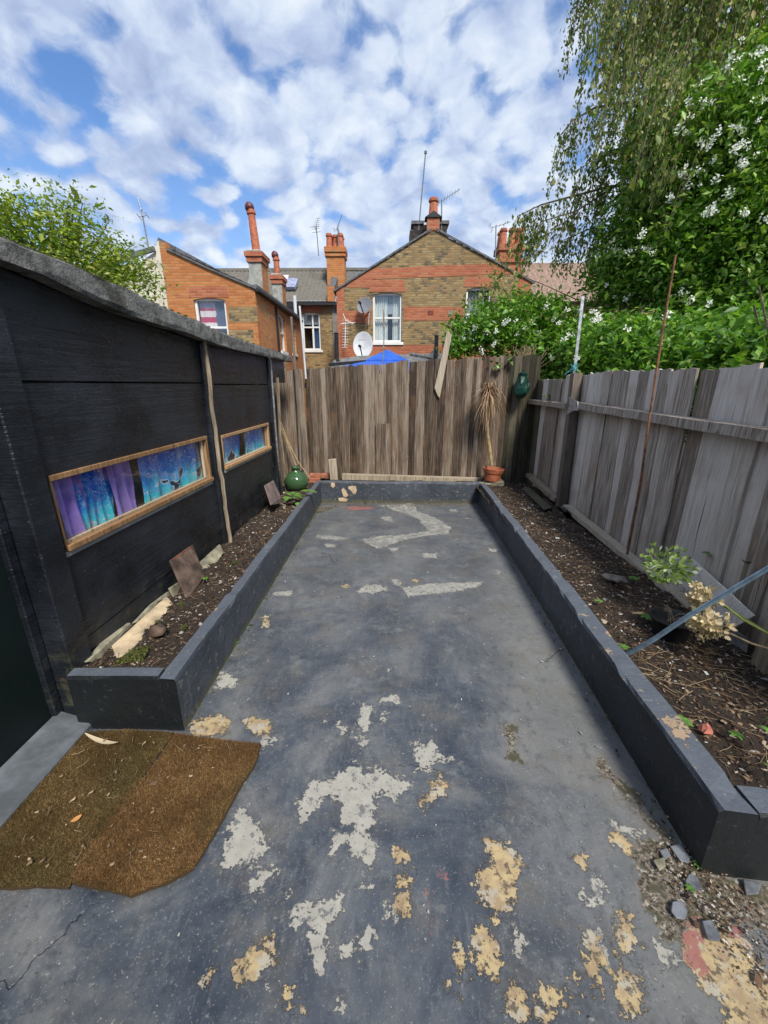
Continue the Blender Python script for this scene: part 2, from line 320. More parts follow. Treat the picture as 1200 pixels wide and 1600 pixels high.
def brick(name, c1, c2, c3, mortar, axis, soot=0, patch=None, bevel=None):
    def f(t):
        x, y, z = t.xyz(t.obj()); a = x if axis == 'x' else y
        v = t.comb(a, z, 0); b = t.n('ShaderNodeTexBrick'); t.put(b.inputs['Vector'], v)
        for k, q in (('Color1', (0, 0, 0)), ('Color2', (1, 1, 1)), ('Mortar', (.5, .5, .5))): t.put(b.inputs[k], q)
        for k, q in (('Scale', 1), ('Mortar Size', .009), ('Mortar Smooth', .3), ('Brick Width', .225), ('Row Height', .075), ('Bias', 0)): b.inputs[k].default_value = q
        id_ = b.outputs['Color']; fac = b.outputs['Fac']; o = t.obj()
        rn = t.m('ADD', t.m('MULTIPLY', id_, .7), t.m('MULTIPLY', t.noise(o, 2.2, 4), .6))
        c = t.ramp(rn, [(.2, c1), (.55, c2), (.95, c3)])
        c = t.mix(t.m('MULTIPLY', t.noise(o, 30, 4, .7), .5), c, [q*.6 for q in c2])
        if patch: c = t.mix(t.mr(t.noise(t.map(o, (1, 1, 2.6)), .9, 4, .6), .56, .64), c, t.ramp(rn, [(.2, [q*.6 for q in patch]), (.8, patch)]))
        if soot: c = t.mix(t.m('MULTIPLY', t.mr(id_, .55, .8), t.mr(t.noise(o, 3, 4), .35, .6, 0, soot)), c, (.05, .042, .035))
        c = t.mix(fac, c, mortar)
        c = t.mix(t.mr(t.noise(o, .8, 5, .6), .45, .75, 0, .3), c, [q*.5 for q in c2])
        return {'Base Color': c, 'Roughness': .9, 'Normal': t.bump(t.m('SUBTRACT', t.m('MULTIPLY', t.noise(o, 40, 3), .3), fac), .9, .012)}
    return material(name, f)
OR = ((.42, .13, .035), (.56, .19, .05), (.62, .27, .09)); YL = ((.19, .115, .05), (.36, .24, .10), (.48, .36, .17)); RD = ((.34, .085, .04), (.47, .13, .06), (.53, .20, .10))
M_or_x = brick('orange_brick', *OR, (.42, .24, .12), 'x', patch=(.40, .27, .11))
M_or_y = brick('orange_brick_side', *OR, (.46, .30, .17), 'y', patch=(.46, .33, .15))
M_yl_x = brick('london_stock_brick', *YL, (.27, .205, .12), 'x', soot=.85)
M_yl_y = brick('london_stock_brick_side', *YL, (.27, .205, .12), 'y', soot=.5)
M_rd_x = brick('red_brick', *RD, (.40, .22, .13), 'x'); M_rd_y = brick('red_brick_side', *RD, (.40, .22, .13), 'y')
def f_tile(t):
    v = t.obj(); c = t.mix(t.noise(v, 4, 6, .7), (.11, .10, .085), (.27, .25, .21)); c = t.mix(t.mr(t.noise(v, 26, 3), .5, .7), c, (.08, .075, .06))
    return {'Base Color': c, 'Roughness': .85, 'Normal': t.bump(t.noise(v, 40, 4), .4, .01)}
M_tile = material('grey_concrete_roof_tile', f_tile)
M_tiler = M_simple('pinkish_concrete_roof_tile', (.34, .24, .19), .85, 20, .4)
M_slate = M_simple('blue_grey_slate', (.11, .115, .12), .6, 9, .4)
M_render = M_simple('grey_cement_render', (.34, .34, .31), .9, 6, .25)
M_cream = M_simple('cream_render', (.62, .57, .45), .85, 4, .15)
M_stucco = M_simple('dull_painted_render', (.20, .19, .17), .9, 4, .2)
M_white = M_simple('white_window_paint', (.78, .78, .75), .45, 6, .06, .05)
M_terra = M_simple('terracotta', (.44, .14, .07), .7, 12, .3)
M_dark = M_simple('black_metal', (.02, .02, .022), .5, 10, .3)
M_alu = M_simple('dull_aluminium', (.45, .46, .47), .38, 20, .2, .1, .85)
M_galv = M_simple('galvanised_steel', (.42, .44, .46), .45, 25, .35, .1, .7)
M_gwire = M_simple('aerial_metal', (.22, .23, .24), .45, 20, .2, .1, .3)
M_rust = M_simple('rusty_steel', (.22, .10, .05), .8, 30, .5)
M_felt = M_simple('grey_roofing_felt', (.17, .17, .165), .9, 12, .4)
M_dishw = M_simple('pale_dish_paint', (.66, .68, .70), .5, 5, .08, .05)
M_dishg = M_simple('grey_dish_mesh', (.22, .23, .25), .5, 30, .2)
M_blue = M_simple('blue_canopy_fabric', (.025, .11, .50), .55, 5, .2)
M_bpot = M_simple('black_plastic', (.013, .014, .016), .38, 10, .3, .1)
M_bluegrey = M_simple('blue_grey_metal_strip', (.17, .25, .33), .35, 30, .25, .1, .5)
M_stem = M_simple('green_stem', (.22, .27, .06), .5, 20, .25)
M_twig = M_simple('dry_twig', (.26, .19, .12), .85, 20, .4)
M_bark = M_simple('tree_bark', (.13, .10, .075), .95, 20, .5, .6)
M_lime = M_simple('buff_stone', (.50, .39, .25), .85, 9, .35, .4)
M_slab = M_simple('mossy_concrete_slab', (.25, .23, .16), .9, 12, .5, .4)
M_clay = M_simple('old_clay_tile', (.115, .078, .058), .85, 9, .6, .4)
M_pslate = M_simple('purple_brown_slate', (.17, .125, .115), .75, 10, .3, .3)
M_glove = M_simple('dirty_grey_rubber', (.09, .085, .08), .75, 25, .4, .3)
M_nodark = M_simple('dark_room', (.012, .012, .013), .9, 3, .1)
M_net = M_simple('white_net_curtain', (.60, .62, .60), .8, 4, .1)
M_bluec = M_simple('blue_curtain_cloth', (.03, .09, .22), .8, 4, .3)
M_grayc = M_simple('grey_blind_cloth', (.33, .36, .38), .8, 4, .1)
M_purple = M_simple('purple_curtain_cloth', (.40, .26, .70), .7, 8, .2, .2)
M_gren = M_simple('green_plastic', (.006, .045, .032), .45, 12, .4)
M_tealp = M_simple('teal_plastic_tape', (.10, .35, .36), .5, 20, .2)
def f_sea(t):
    v = t.obj(); z = t.xyz(v)[2]; n = t.noise(v, 7, 3, .5)
    g_ = t.mr(t.m('ADD', z, t.m('MULTIPLY', n, .22)), 1.28, .93)
    c = t.ramp(g_, [(.0, (.03, .16, .75)), (.45, (.03, .36, .92)), (.8, (.03, .66, .88)), (1, (.08, .78, .74))])
    for sc_, w_, col in ((16, .012, (.75, .80, .95)), (23, .010, (.80, .42, .75)), (11, .008, (.35, .75, .95))):
        k = t.noise(v, sc_, 2, .4, 1.2); c = t.mix(t.m('MULTIPLY', t.m('LESS_THAN', t.m('ABSOLUTE', t.m('SUBTRACT', k, .52)), w_), t.mr(t.noise(v, sc_*.4, 1), .42, .55)), c, col)
    bl_ = t.noise(t.map(v, (1, 1, .55)), 6.0, 2, .45, .8); c = t.mix(t.mr(bl_, .595, .605), c, (.015, .016, .04)); c = t.mix(t.m('MULTIPLY', t.mr(bl_, .568, .578), t.mr(bl_, .60, .595)), c, (.70, .74, .86))
    c = t.mix(t.mr(t.noise(v, 45, 2, .5), .70, .72), c, (.75, .8, .9))
    return {'Base Color': c, 'Roughness': .7}
M_sea = material('printed_sea_curtain_cloth', f_sea)
def f_glass(t):
    tr = t.n('ShaderNodeBsdfTransparent'); tr.inputs[0].default_value = (.96, .98, .98, 1); gl = t.n('ShaderNodeBsdfGlossy'); gl.inputs['Roughness'].default_value = .04
    gl.inputs[0].default_value = (1, 1, 1, 1); v = t.obj(); t.put(gl.inputs['Normal'], t.bump(t.noise(v, 4, 3), .12, .02))
    ge = t.n('ShaderNodeNewGeometry'); dt = t.n('ShaderNodeVectorMath', operation='DOT_PRODUCT'); t.l.new(ge.outputs['Incoming'], dt.inputs[0]); t.l.new(ge.outputs['True Normal'], dt.inputs[1]); co = t.m('ABSOLUTE', dt.outputs['Value']); mx = t.n('ShaderNodeMixShader'); t.put(mx.inputs[0], t.m('ADD', t.m('MULTIPLY', t.m('POWER', t.m('SUBTRACT', 1, co, clamp=True), 5), .8), .06, clamp=True))
    t.l.new(tr.outputs[0], mx.inputs[1]); t.l.new(gl.outputs[0], mx.inputs[2]); return {'surface': mx.outputs[0]}
M_glass = material('window_glass', f_glass)
def f_bottle(t): return {'Base Color': (.10, .22, .09), 'Roughness': .06, 'Transmission Weight': .55, 'IOR': 1.45, 'Coat Weight': .5, 'Coat Roughness': .04}
M_bottle = material('green_bottle_glass', f_bottle)
def f_soil(t):
    v = t.obj(); n = t.noise(v, 30, 7, .72); c = t.ramp(n, [(.32, (.012, .008, .006)), (.5, (.040, .027, .018)), (.72, (.10, .068, .042))])
    c = t.mix(t.mr(t.noise(v, 110, 3, .6), .63, .68), c, (.17, .13, .085)); c = t.mix(t.mr(t.noise(v, 2.5, 4, .6), .55, .7, 0, .6), c, (.075, .05, .03))
    return {'Base Color': c, 'Roughness': .95, 'Normal': t.bump(t.m('ADD', n, t.m('MULTIPLY', t.noise(v, 90, 5, .75), .6)), 1, .03)}
M_soil = material('dark_garden_soil', f_soil)
def ramp_isl(name, stops, rough=.8, trans=0):
    def f(t):
        c = t.ramp(t.isl(), stops, 'LINEAR')
        r = {'Base Color': c, 'Roughness': rough, 'Specular IOR Level': .3}
        if trans:
            bs = t.n('ShaderNodeBsdfPrincipled'); t.put(bs.inputs['Base Color'], c); bs.inputs['Roughness'].default_value = rough; bs.inputs['Specular IOR Level'].default_value = .35
            tl = t.n('ShaderNodeBsdfTranslucent'); t.put(tl.inputs[0], t.mix(1, c, (1.3, 1.5, .6), 'MULTIPLY')); mx = t.n('ShaderNodeMixShader'); mx.inputs[0].default_value = trans
            t.l.new(bs.outputs[0], mx.inputs[1]); t.l.new(tl.outputs[0], mx.inputs[2]); return {'surface': mx.outputs[0]}
        return r
    return material(name, f)
M_chips = ramp_isl('soil_litter', [(0, (.02, .013, .009)), (.45, (.07, .04, .025)), (.75, (.16, .095, .055)), (.93, (.30, .22, .14)), (1, (.50, .46, .40))])
M_straw = ramp_isl('dry_stalks', [(0, (.10, .06, .035)), (.6, (.26, .18, .10)), (1, (.48, .38, .25))])
M_pebble = ramp_isl('pebbles', [(0, (.13, .12, .11)), (.5, (.32, .30, .27)), (1, (.58, .56, .52))])
M_fibre = ramp_isl('coir_fibre', [(0, (.05, .033, .012)), (.5, (.13, .08, .028)), (.85, (.22, .14, .05)), (1, (.36, .26, .13))])
def f_fib(a, b, c_, d_, moss):
    def f(t):
        v = t.obj(); c = t.ramp(t.isl(), [(0, a), (.5, b), (.85, c_), (1, d_)]); n = t.noise(v, 4.5, 5, .65)
        c = t.mix(t.mr(n, .42, .62, 0, .75), c, t.mix(t.isl(), [q*.35 for q in a], [q*.9 for q in b])); c = t.mix(t.mr(t.noise(t.map(v, loc=(3, 1, 0)), 3, 4, .6), .5, .65, 0, moss), c, t.mix(t.isl(), (.03, .032, .010), (.13, .12, .045)))
        return {'Base Color': c, 'Roughness': .9, 'Specular IOR Level': .15}
    return f
M_fibre = material('olive_coir_pile', f_fib((.05, .033, .012), (.13, .08, .028), (.22, .14, .05), (.38, .28, .14), .4))
M_fibre2 = material('brown_coir_pile', f_fib((.06, .034, .012), (.18, .092, .032), (.29, .16, .06), (.44, .31, .16), .35))
def f_coir(t):
    v = t.obj(); c = t.mix(t.noise(v, 5, 5, .6), (.05, .034, .012), (.11, .062, .024)); return {'Base Color': c, 'Roughness': .98, 'Normal': t.bump(t.noise(v, 160, 4, .7), 1, .012)}
M_coir = material('coir_mat_base', f_coir)
M_leafh = ramp_isl('hedge_leaf', [(0, (.05, .13, .018)), (.5, (.11, .25, .03)), (.85, (.20, .37, .045)), (1, (.34, .46, .08))], .42, .3)
M_leafd = ramp_isl('dark_rose_leaf', [(0, (.06, .13, .02)), (.5, (.15, .28, .04)), (.85, (.26, .41, .06)), (1, (.42, .50, .10))], .42, .25)
M_leafb = ramp_isl('birch_leaf', [(0, (.08, .14, .03)), (.5, (.16, .23, .055)), (.8, (.28, .31, .09)), (1, (.46, .38, .14))], .45, .35)
M_leafl = ramp_isl('yellow_green_leaf', [(0, (.10, .17, .025)), (.5, (.24, .33, .045)), (.9, (.38, .44, .07)), (1, (.50, .46, .12))], .45, .35)
M_petal = ramp_isl('white_petal', [(0, (.72, .73, .66)), (1, (.86, .86, .82))], .6, .15)
M_leafp = M_simple('bright_leaf', (.10, .21, .035), .4, 10, .35, .2)
M_deadl = ramp_isl('dead_palm_leaf', [(0, (.17, .10, .055)), (.5, (.33, .21, .12)), (1, (.48, .35, .22))], .8)
M_moss = ramp_isl('moss', [(0, (.04, .05, .012)), (1, (.13, .14, .035))], .95)
M_paled = ramp_isl('dried_flower', [(0, (.50, .39, .24)), (1, (.78, .67, .47))], .8, .2)
M_agap = ramp_isl('agapanthus_pods', [(0, (.20, .32, .07)), (.6, (.36, .48, .14)), (.8, (.50, .56, .30)), (1, (.78, .80, .72))], .5, .3)
M_fslate = M_simple('loose_slate', (.13, .14, .155), .7, 16, .5, .5)
# ---------------------------------------------------------------- ground
g = MB(); 
g.add([(-300,-100,-.03),(300,-100,-.03),(300,500,-.03),(-300,500,-.03)], [(0,1,2,3)]); tag(g.build('ground', M_soil), kind='structure')
def cr(pts, ox, oy, s): return [(ox+a*s, oy+b*s) for a, b in pts]
c2 = lambda *p: cr(p, 300, 1100, 500/1200); c3 = lambda *p: cr(p, 800, 1200, 1/3); c5 = lambda *p: cr(p, 400, 760, 460/1200)
WH = [c2((400,460),(395,370),(450,300),(500,290),(560,250),(610,235),(640,260),(700,240),(780,270),(820,300),(770,360),(730,340),(700,330),(690,400),(690,460),(650,490),(690,540),(695,620),(670,630),(640,590),(590,570),(575,520),(540,570),(510,570),(530,500),(600,490),(620,450),(570,440),(540,400),(560,380),(500,340),(470,380),(430,430)),
 c2((180,400),(240,430),(265,440),(270,520),(300,550),(240,575),(160,620),(90,625),(120,560),(150,440)), c2((280,600),(325,640),(280,660),(240,750),(225,700),(250,640)),
 c2((640,0),(680,0),(670,100),(640,110),(615,80)), c2((870,150),(900,140),(925,180),(980,205),(960,220),(900,210),(890,260),(840,250),(830,150)),
 c2((360,790),(430,745),(500,740),(560,730),(570,800),(520,830),(505,930),(500,990),(460,1000),(445,900),(440,830),(370,830)), c2((570,850),(610,910),(590,960),(550,980),(535,930)),
 c2((640,670),(690,660),(695,710),(650,715)), c2((735,755),(770,760),(775,810),(745,800)), c2((260,120),(320,130),(300,160),(260,160)), c2((550,1090),(570,1125),(545,1125)), c2((545,30),(560,80),(590,100),(560,115),(540,90)),c2((620,130),(655,140),(650,160),(630,150)),c2((715,30),(735,30),(725,80),(705,75)),c2((370,680),(385,690),(365,725),(350,720)),c2((640,870),(690,850),(690,880),(640,910),(625,900)),
 c5((490,75),(560,75),(640,65),(660,100),(740,130),(800,170),(780,195),(700,200),(600,220),(530,245),(490,255),(430,215),(520,200),(610,195),(700,180),(660,130),(590,105)),
 c5((245,198),(320,200),(385,212),(330,220),(250,210)), c5((670,270),(740,272),(740,292),(680,294)), c5((410,430),(440,400),(520,400),(535,420),(480,435)), c5((550,378),(595,380),(590,410),(560,405)),
 c5((590,410),(720,395),(930,388),(900,410),(780,430),(620,450)), c5((70,428),(150,430),(145,447),(75,445)), c5((940,250),(990,255),(980,270),(950,265)), c5((510,870),(550,850),(585,860),(570,880)), c5((785,90),(820,92),(825,105),(795,103)), c5((510,120),(560,125),(555,142),(520,138)),c5((270,232),(325,238),(320,250),(280,247)),c5((975,340),(1005,345),(1000,362),(980,358)),c5((540,745),(550,742),(540,758),(528,755)),c5((545,250),(580,252),(575,262),(550,262)),
 c3((300,570),(340,580),(360,640),(385,600),(365,530),(380,460),(440,530),(430,640),(415,720),(380,650),(330,640)), c3((360,760),(400,760),(470,910),(430,940),(390,880)), c3((540,870),(600,900),(640,940),(600,950),(540,920)), c3((470,250),(560,280),(640,300),(600,330),(500,300)),
 c3((0,760),(40,780),(70,860),(20,890),(0,850)), c3((650,790),(760,870),(820,910),(700,880)), [(345,1050),(375,1060),(365,1072),(335,1075)], [(330,1128),(352,1125),(352,1150),(300,1150)]]
TA = [c2((215,60),(290,65),(300,100),(240,115),(215,90)), c2((0,70),(100,40),(135,70),(120,110),(0,125)), c2((905,300),(935,260),(950,300),(930,350),(870,385),(855,365),(905,340)),
 [(758,1310),(790,1318),(815,1350),(800,1400),(775,1430),(742,1390),(750,1360),(775,1350)], c2((765,545),(815,570),(815,605),(775,590)), c2((770,650),(805,650),(805,680),(775,680)), c2((785,700),(810,740),(805,780),(780,760)),
 c2((1060,880),(1100,860),(1155,960),(1140,1000),(1090,990),(1065,930)), c2((985,895),(1025,940),(1020,1000),(990,950)), c2((950,1040),(1005,1080),(1000,1105),(960,1070)), c2((175,990),(240,920),(300,895),(305,940),(260,1010),(185,1040)),
 c2((45,1030),(72,1015),(65,1045)), c2((348,1095),(368,1100),(355,1122)), c2((386,1165),(405,1165),(395,1190)), c3((350,790),(380,790),(410,990),(380,1030),(350,930)), c3((135,1050),(200,1030),(230,1080),(175,1140),(140,1150)), c3((250,980),(295,970),(290,1000),(260,1040)),
 c3((500,720),(550,690),(560,770),(600,800),(560,870),(500,850)), c3((0,1030),(60,1090),(110,1180),(90,1210),(0,1250),(-20,1120)), c3((480,320),(530,320),(570,380),(560,410),(500,360)), c3((500,960),(600,980),(610,1090),(570,1160),(510,1080)),
 c3((800,720),(880,720),(1000,740),(1090,790),(1115,900),(1130,950),(1250,1000),(1250,1300),(1040,1260),(960,1060),(860,960),(800,840)), c3((300,425),(340,420),(350,460),(310,455)), c5((30,530),(50,530),(48,575),(25,575)), c5((345,400),(375,402),(370,414),(350,412)), c5((645,380),(665,380),(660,388),(648,387))]
DI = [c3((590,330),(700,330),(800,380),(900,480),(1100,520),(1250,560),(1250,760),(1000,740),(880,720),(800,840),(700,800),(620,650),(560,520),(560,400)), [(785,1130),(805,1135),(815,1190),(790,1185)], [(455,800),(520,790),(520,796),(460,812)], [(940,1180),(1080,1340),(1060,1345),(930,1195)]]
RE = [c3((810,720),(880,730),(900,830),(935,920),(920,980),(860,950),(800,850)), c3((1045,745),(1075,750),(1080,800),(1050,790)), c2((930,650),(948,655),(945,678),(930,672)), c2((885,720),(905,720),(905,760),(890,755)), c5((350,85),(420,80),(480,86),(470,95),(390,95)), c2((885,830),(915,830),(910,850))]
def sdf(PXs, PYs, poly):
    q = np.array([(p.x, p.y) for p in (G(u, v) for u, v in poly)]); d2 = np.full(PXs.shape, 1e9); ins = np.zeros(PXs.shape, bool)
    for i in range(len(q)):
        a = q[i]; b = q[(i+1) % len(q)]; e = b-a; wx = PXs-a[0]; wy = PYs-a[1]; tt = np.clip((wx*e[0]+wy*e[1])/max(1e-9, e@e), 0, 1)
        d2 = np.minimum(d2, (wx-e[0]*tt)**2+(wy-e[1]*tt)**2)
        c = ((a[1] > PYs) != (b[1] > PYs)) & (PXs < (b[0]-a[0])*(PYs-a[1])/(b[1]-a[1]+1e-12)+a[0]); ins ^= c
    return np.where(ins, 1, -1)*np.sqrt(d2)
gx = np.arange(-2.3, 3.4, .016); gy = np.arange(-.9, 5.66, .016); GX, GY = np.meshgrid(gx, gy)
def field(polys):
    F_ = np.zeros(GX.shape)
    for p in polys:
        q = np.array([(w.x, w.y) for w in (G(u, v) for u, v in p)]); m0 = q.min(0)-.12; m1 = q.max(0)+.12
        ix = np.where((gx > m0[0]) & (gx < m1[0]))[0]; iy = np.where((gy > m0[1]) & (gy < m1[1]))[0]
        if len(ix) == 0 or len(iy) == 0: continue
        sl_ = np.s_[iy[0]:iy[-1]+1, ix[0]:ix[-1]+1]; s = sdf(GX[sl_], GY[sl_], p); F_[sl_] = np.maximum(F_[sl_], np.clip(.5+(s+(.006 if polys is TA else -.002))/.12, 0, 1))
    return F_
nx, ny = len(gx), len(gy); ii = np.arange(nx*ny).reshape(ny, nx)
Fq = np.stack([ii[:-1, :-1], ii[:-1, 1:], ii[1:, 1:], ii[1:, :-1]], -1).reshape(-1, 4)
fd = field(DI)
GZ = (fbm(GX*1.1, GY*1.1, 3, 5)-.45)*.014 + (fbm(GX*14, GY*14, 3, 9)-.4)*.014*np.clip(fd*2-.6, 0, 1)
patio = npmesh('patio', np.stack([GX, GY, GZ], -1).reshape(-1, 3), Fq, MATS['patio'], smooth=True)
ca = patio.data.color_attributes.new('wear', 'FLOAT_COLOR', 'POINT')
ca.data.foreach_set('color', np.stack([field(WH), field(TA), fd, field(RE)], -1).astype(np.float32).ravel())
tag(patio, kind='structure')
# ---------------------------------------------------------------- low planter walls
def wavy(pts_in, pts_out, z0, z1, name, label, loc):
    """low masonry wall: footprint between two polylines, subdivided so the edge wanders a little"""
    mb = MB(); n = len(pts_in); N_ = []
    a = []; b = []
    for i in range(n-1):
        L = (Vector(pts_in[i+1])-Vector(pts_in[i])).length; k = max(2, int(L/.07))
        for j in range(k):
            a.append(Vector(pts_in[i]).lerp(Vector(pts_in[i+1]), j/k)); b.append(Vector(pts_out[i]).lerp(Vector(pts_out[i+1]), j/k))
    a.append(Vector(pts_in[-1])); b.append(Vector(pts_out[-1])); m_ = len(a); rows = []
    prof = [(0, 0), (0, .25), (0, .6), (0, .95), (.07, 1), (.93, 1), (1, .94), (1, .5), (1, 0)]
    for i in range(m_):
        p, q = a[i], b[i]; r = []
        for f_, h in prof:
            w = p.lerp(q, f_); zt = z0+(z1+.004*math.sin(i*.37)+.003*math.sin(i*.11+1)+random.gauss(0, .0014)-z0)*h
            r.append((w.x+random.gauss(0, .0011), w.y+random.gauss(0, .0011), zt))
        rows.append(r)
        if random.random() < .10:
            j_ = random.choice((4, 5)); w_ = r[j_]; r[j_] = (w_[0]+(r[5][0]-r[4][0])*(.10 if j_ == 4 else -.10), w_[1]+(r[5][1]-r[4][1])*(.1 if j_ == 4 else -.1), w_[2]-.008)
    vs = [p for r in rows for p in r]; k = len(prof)
    fs = [(i*k+j, i*k+j+1, (i+1)*k+j+1, (i+1)*k+j) for i in range(m_-1) for j in range(k-1)]
    fs += [tuple(range(k)), tuple((m_-1)*k+j for j in range(k))]
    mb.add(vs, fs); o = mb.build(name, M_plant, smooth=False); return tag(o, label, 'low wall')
ZT = .30
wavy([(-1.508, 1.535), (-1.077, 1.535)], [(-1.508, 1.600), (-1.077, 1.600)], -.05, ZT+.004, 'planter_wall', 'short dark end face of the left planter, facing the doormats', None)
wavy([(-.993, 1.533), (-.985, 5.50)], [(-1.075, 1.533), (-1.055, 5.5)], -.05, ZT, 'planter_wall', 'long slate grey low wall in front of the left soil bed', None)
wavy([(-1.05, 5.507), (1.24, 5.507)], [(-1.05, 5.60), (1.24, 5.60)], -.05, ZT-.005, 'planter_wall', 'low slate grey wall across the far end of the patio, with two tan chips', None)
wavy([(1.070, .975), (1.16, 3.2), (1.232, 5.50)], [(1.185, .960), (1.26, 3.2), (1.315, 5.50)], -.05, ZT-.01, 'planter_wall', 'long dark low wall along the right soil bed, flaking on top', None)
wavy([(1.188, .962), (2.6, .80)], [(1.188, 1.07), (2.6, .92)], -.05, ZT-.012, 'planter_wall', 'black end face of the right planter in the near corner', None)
# chips of bare render on the far wall
for pts in (cr([(345,600),(360,580),(370,605),(385,640),(345,640)],400,660-.0,.3833),):
    pass
def chip(px, name='render_chip'):
    mb = MB(); c = [PY(u, v, 5.506) for u, v in px]; mb.prism([p+Vector((0, -.0035, 0)) for p in c], (0, .003, 0)); return mb
wl = [o for o in COL.objects if o.get('label', '').startswith('low slate grey wall across')][0]
for px in (cr([(728,575),(745,555),(770,585),(775,605),(790,620),(765,640),(745,630)],400,660,.1833), cr([(785,548),(820,540),(850,545),(858,580),(850,610),(830,612),(805,575),(790,570)],400,660,.1833), cr([(700,645),(745,640),(785,655),(770,675),(710,672)],400,660,.1833), cr([(640,512),(670,515),(675,545),(655,560),(638,540)],400,660,.1833)):
    o = chip(px).build('render_chip', M_lime, wl, bevel=.001)
# ---------------------------------------------------------------- soil beds
def bed(name, x0f, x1f, y0, y1, zf, seed):
    ys = np.arange(y0, y1+.001, .025); us = np.linspace(0, 1, 44); U_, Y_ = np.meshgrid(us, ys)
    X_ = np.vectorize(x0f)(Y_)*(1-U_)+np.vectorize(x1f)(Y_)*U_
    Z_ = zf(X_, Y_)+(fbm(X_*9, Y_*9, 4, seed)-.45)*.07+(fbm(X_*40, Y_*40, 2, seed+3)-.4)*.022
    i_ = np.arange(X_.size).reshape(X_.shape); Fb = np.stack([i_[:-1, :-1], i_[:-1, 1:], i_[1:, 1:], i_[1:, :-1]], -1).reshape(-1, 4)
    tag(npmesh(name, np.stack([X_, Y_, Z_], -1).reshape(-1, 3), Fb, M_soil, smooth=True), kind='structure')
    def hz_(x, y): return zf(x, y)+(fbm(x*9, y*9, 4, seed)-.45)*.07+(fbm(x*40, y*40, 2, seed+3)-.4)*.022
    return hz_
HL = bed('soil_bed', lambda y: SXY(y, -.03), lambda y: -1.065, 1.585, 5.98, lambda x, y: .235+0*x, 1)
HR = bed('soil_bed', lambda y: (1.18 if y < 5.3 else 1.18), lambda y: 2.12, .98, 6.0, lambda x, y: .238-.05*(x-1.2), 21)
HB = bed('soil_bed', lambda y: -1.08, lambda y: 1.19, 5.59, 5.99, lambda x, y: .235+0*x, 41)
def litter(name, hf, x0f, x1f, y0, y1, n, size, mat, flat=True, bias=None):
    y = rng.uniform(y0, y1, n); u = rng.uniform(0, 1, n); x = x0f(y)*(1-u)+x1f(y)*u
    if bias is not None: k = bias(x, y) > rng.uniform(0, 1, n); x, y = x[k], y[k]; n = len(x)
    z = hf(x, y)+.004; a = rng.uniform(0, 6.283, n); L = size*rng.lognormal(0, .5, n); w = L*rng.uniform(.3, .9, n)
    ca_, sa = np.cos(a), np.sin(a); tl = rng.normal(0, .35, n); V = []
    for (p, q, r) in ((-1, -.6, 0), (.7, -1, 0), (1, .5, .2), (-.4, 1, .1)):
        jx = p*L/2*rng.uniform(.7, 1.2, n); jy = q*w/2*rng.uniform(.7, 1.2, n)
        V.append(np.stack([x+jx*ca_-jy*sa, y+jx*sa+jy*ca_, z+jx*tl+r*L*.3], -1))
    top = np.stack([x, y, z+w*.22], -1); V = np.stack(V+[top], 1).reshape(-1, 3); b = np.arange(n)*5
    Fc = np.concatenate([np.stack([b+i, b+(i+1) % 4, b+4], -1) for i in range(4)])
    return tag(npmesh(name, V, Fc, mat), kind='stuff')
def stalks(name, hf, x0, x1, y0, y1, n, Lm, mat, bias=None, r=.0012, parent=None, zoff=.006):
    x = rng.uniform(x0, x1, n); y = rng.uniform(y0, y1, n)
    if bias is not None: k = bias(x, y) > rng.uniform(0, 1, n); x, y = x[k], y[k]; n = len(x)
    L = Lm*rng.lognormal(0, .45, n); a = rng.uniform(0, 3.14, n); tl = rng.normal(0, .12, n); bend = rng.normal(0, .18, n)
    pts = []
    for s in (-.5, 0, .5):
        px_ = x+s*L*np.cos(a)-bend*L*(.25-s*s)*np.sin(a); py_ = y+s*L*np.sin(a)+bend*L*(.25-s*s)*np.cos(a); pz = hf(x, y)+zoff+abs(s*L*tl)
        pts.append((px_, py_, pz))
    V = []; 
    for px_, py_, pz in pts:
        V.append(np.stack([px_-np.sin(a)*r, py_+np.cos(a)*r, pz], -1)); V.append(np.stack([px_+np.sin(a)*r, py_-np.cos(a)*r, pz], -1)); V.append(np.stack([px_, py_, pz+r*1.6], -1))
    V = np.stack(V, 1).reshape(-1, 3); b = np.arange(n)*9; Fc = []
    for s in (0, 3):
        for i in range(3): j = (i+1) % 3; Fc.append(np.stack([b+s+i, b+s+j, b+s+3+j, b+s+3+i], -1))
    o = npmesh(name, V, np.concatenate(Fc), mat, parent); return tag(o, kind='stuff')
litter('soil_litter', HL, lambda y: SXY(y, .02), lambda y: -1.08+0*y, 1.6, 5.5, 5200, .010, M_chips)
litter('soil_litter', HR, lambda y: 1.27+0*y, lambda y: 2.0+0*y, 1.0, 5.9, 13000, .011, M_chips)
litter('pebbles', HL, lambda y: SXY(y, .03), lambda y: -1.09+0*y, 1.65, 5.4, 260, .016, M_pebble)
litter('pebbles', HR, lambda y: 1.25+0*y, lambda y: 1.95+0*y, 1.15, 5.9, 420, .016, M_pebble)
stalks('dry_stalks', HR, 1.22, 2.0, 1.1, 5.8, 800, .045, M_straw, r=.0009)
stalks('dry_stalks', HR, 1.2, 2.0, .95, 2.1, 170, .10, M_straw, r=.0014)
stalks('dry_stalks', HL, -1.5, -1.09, 1.6, 5.4, 300, .04, M_straw, r=.0009)
flat0 = lambda x, y: 0*x+.004
litter('rubble', flat0, lambda y: .95+0*y, lambda y: 1.35+0*y, .55, 1.08, 700, .008, M_pebble, bias=lambda x, y: np.clip(1-abs((x-1.02)-(.95-y)*.35)/.16, 0, 1))
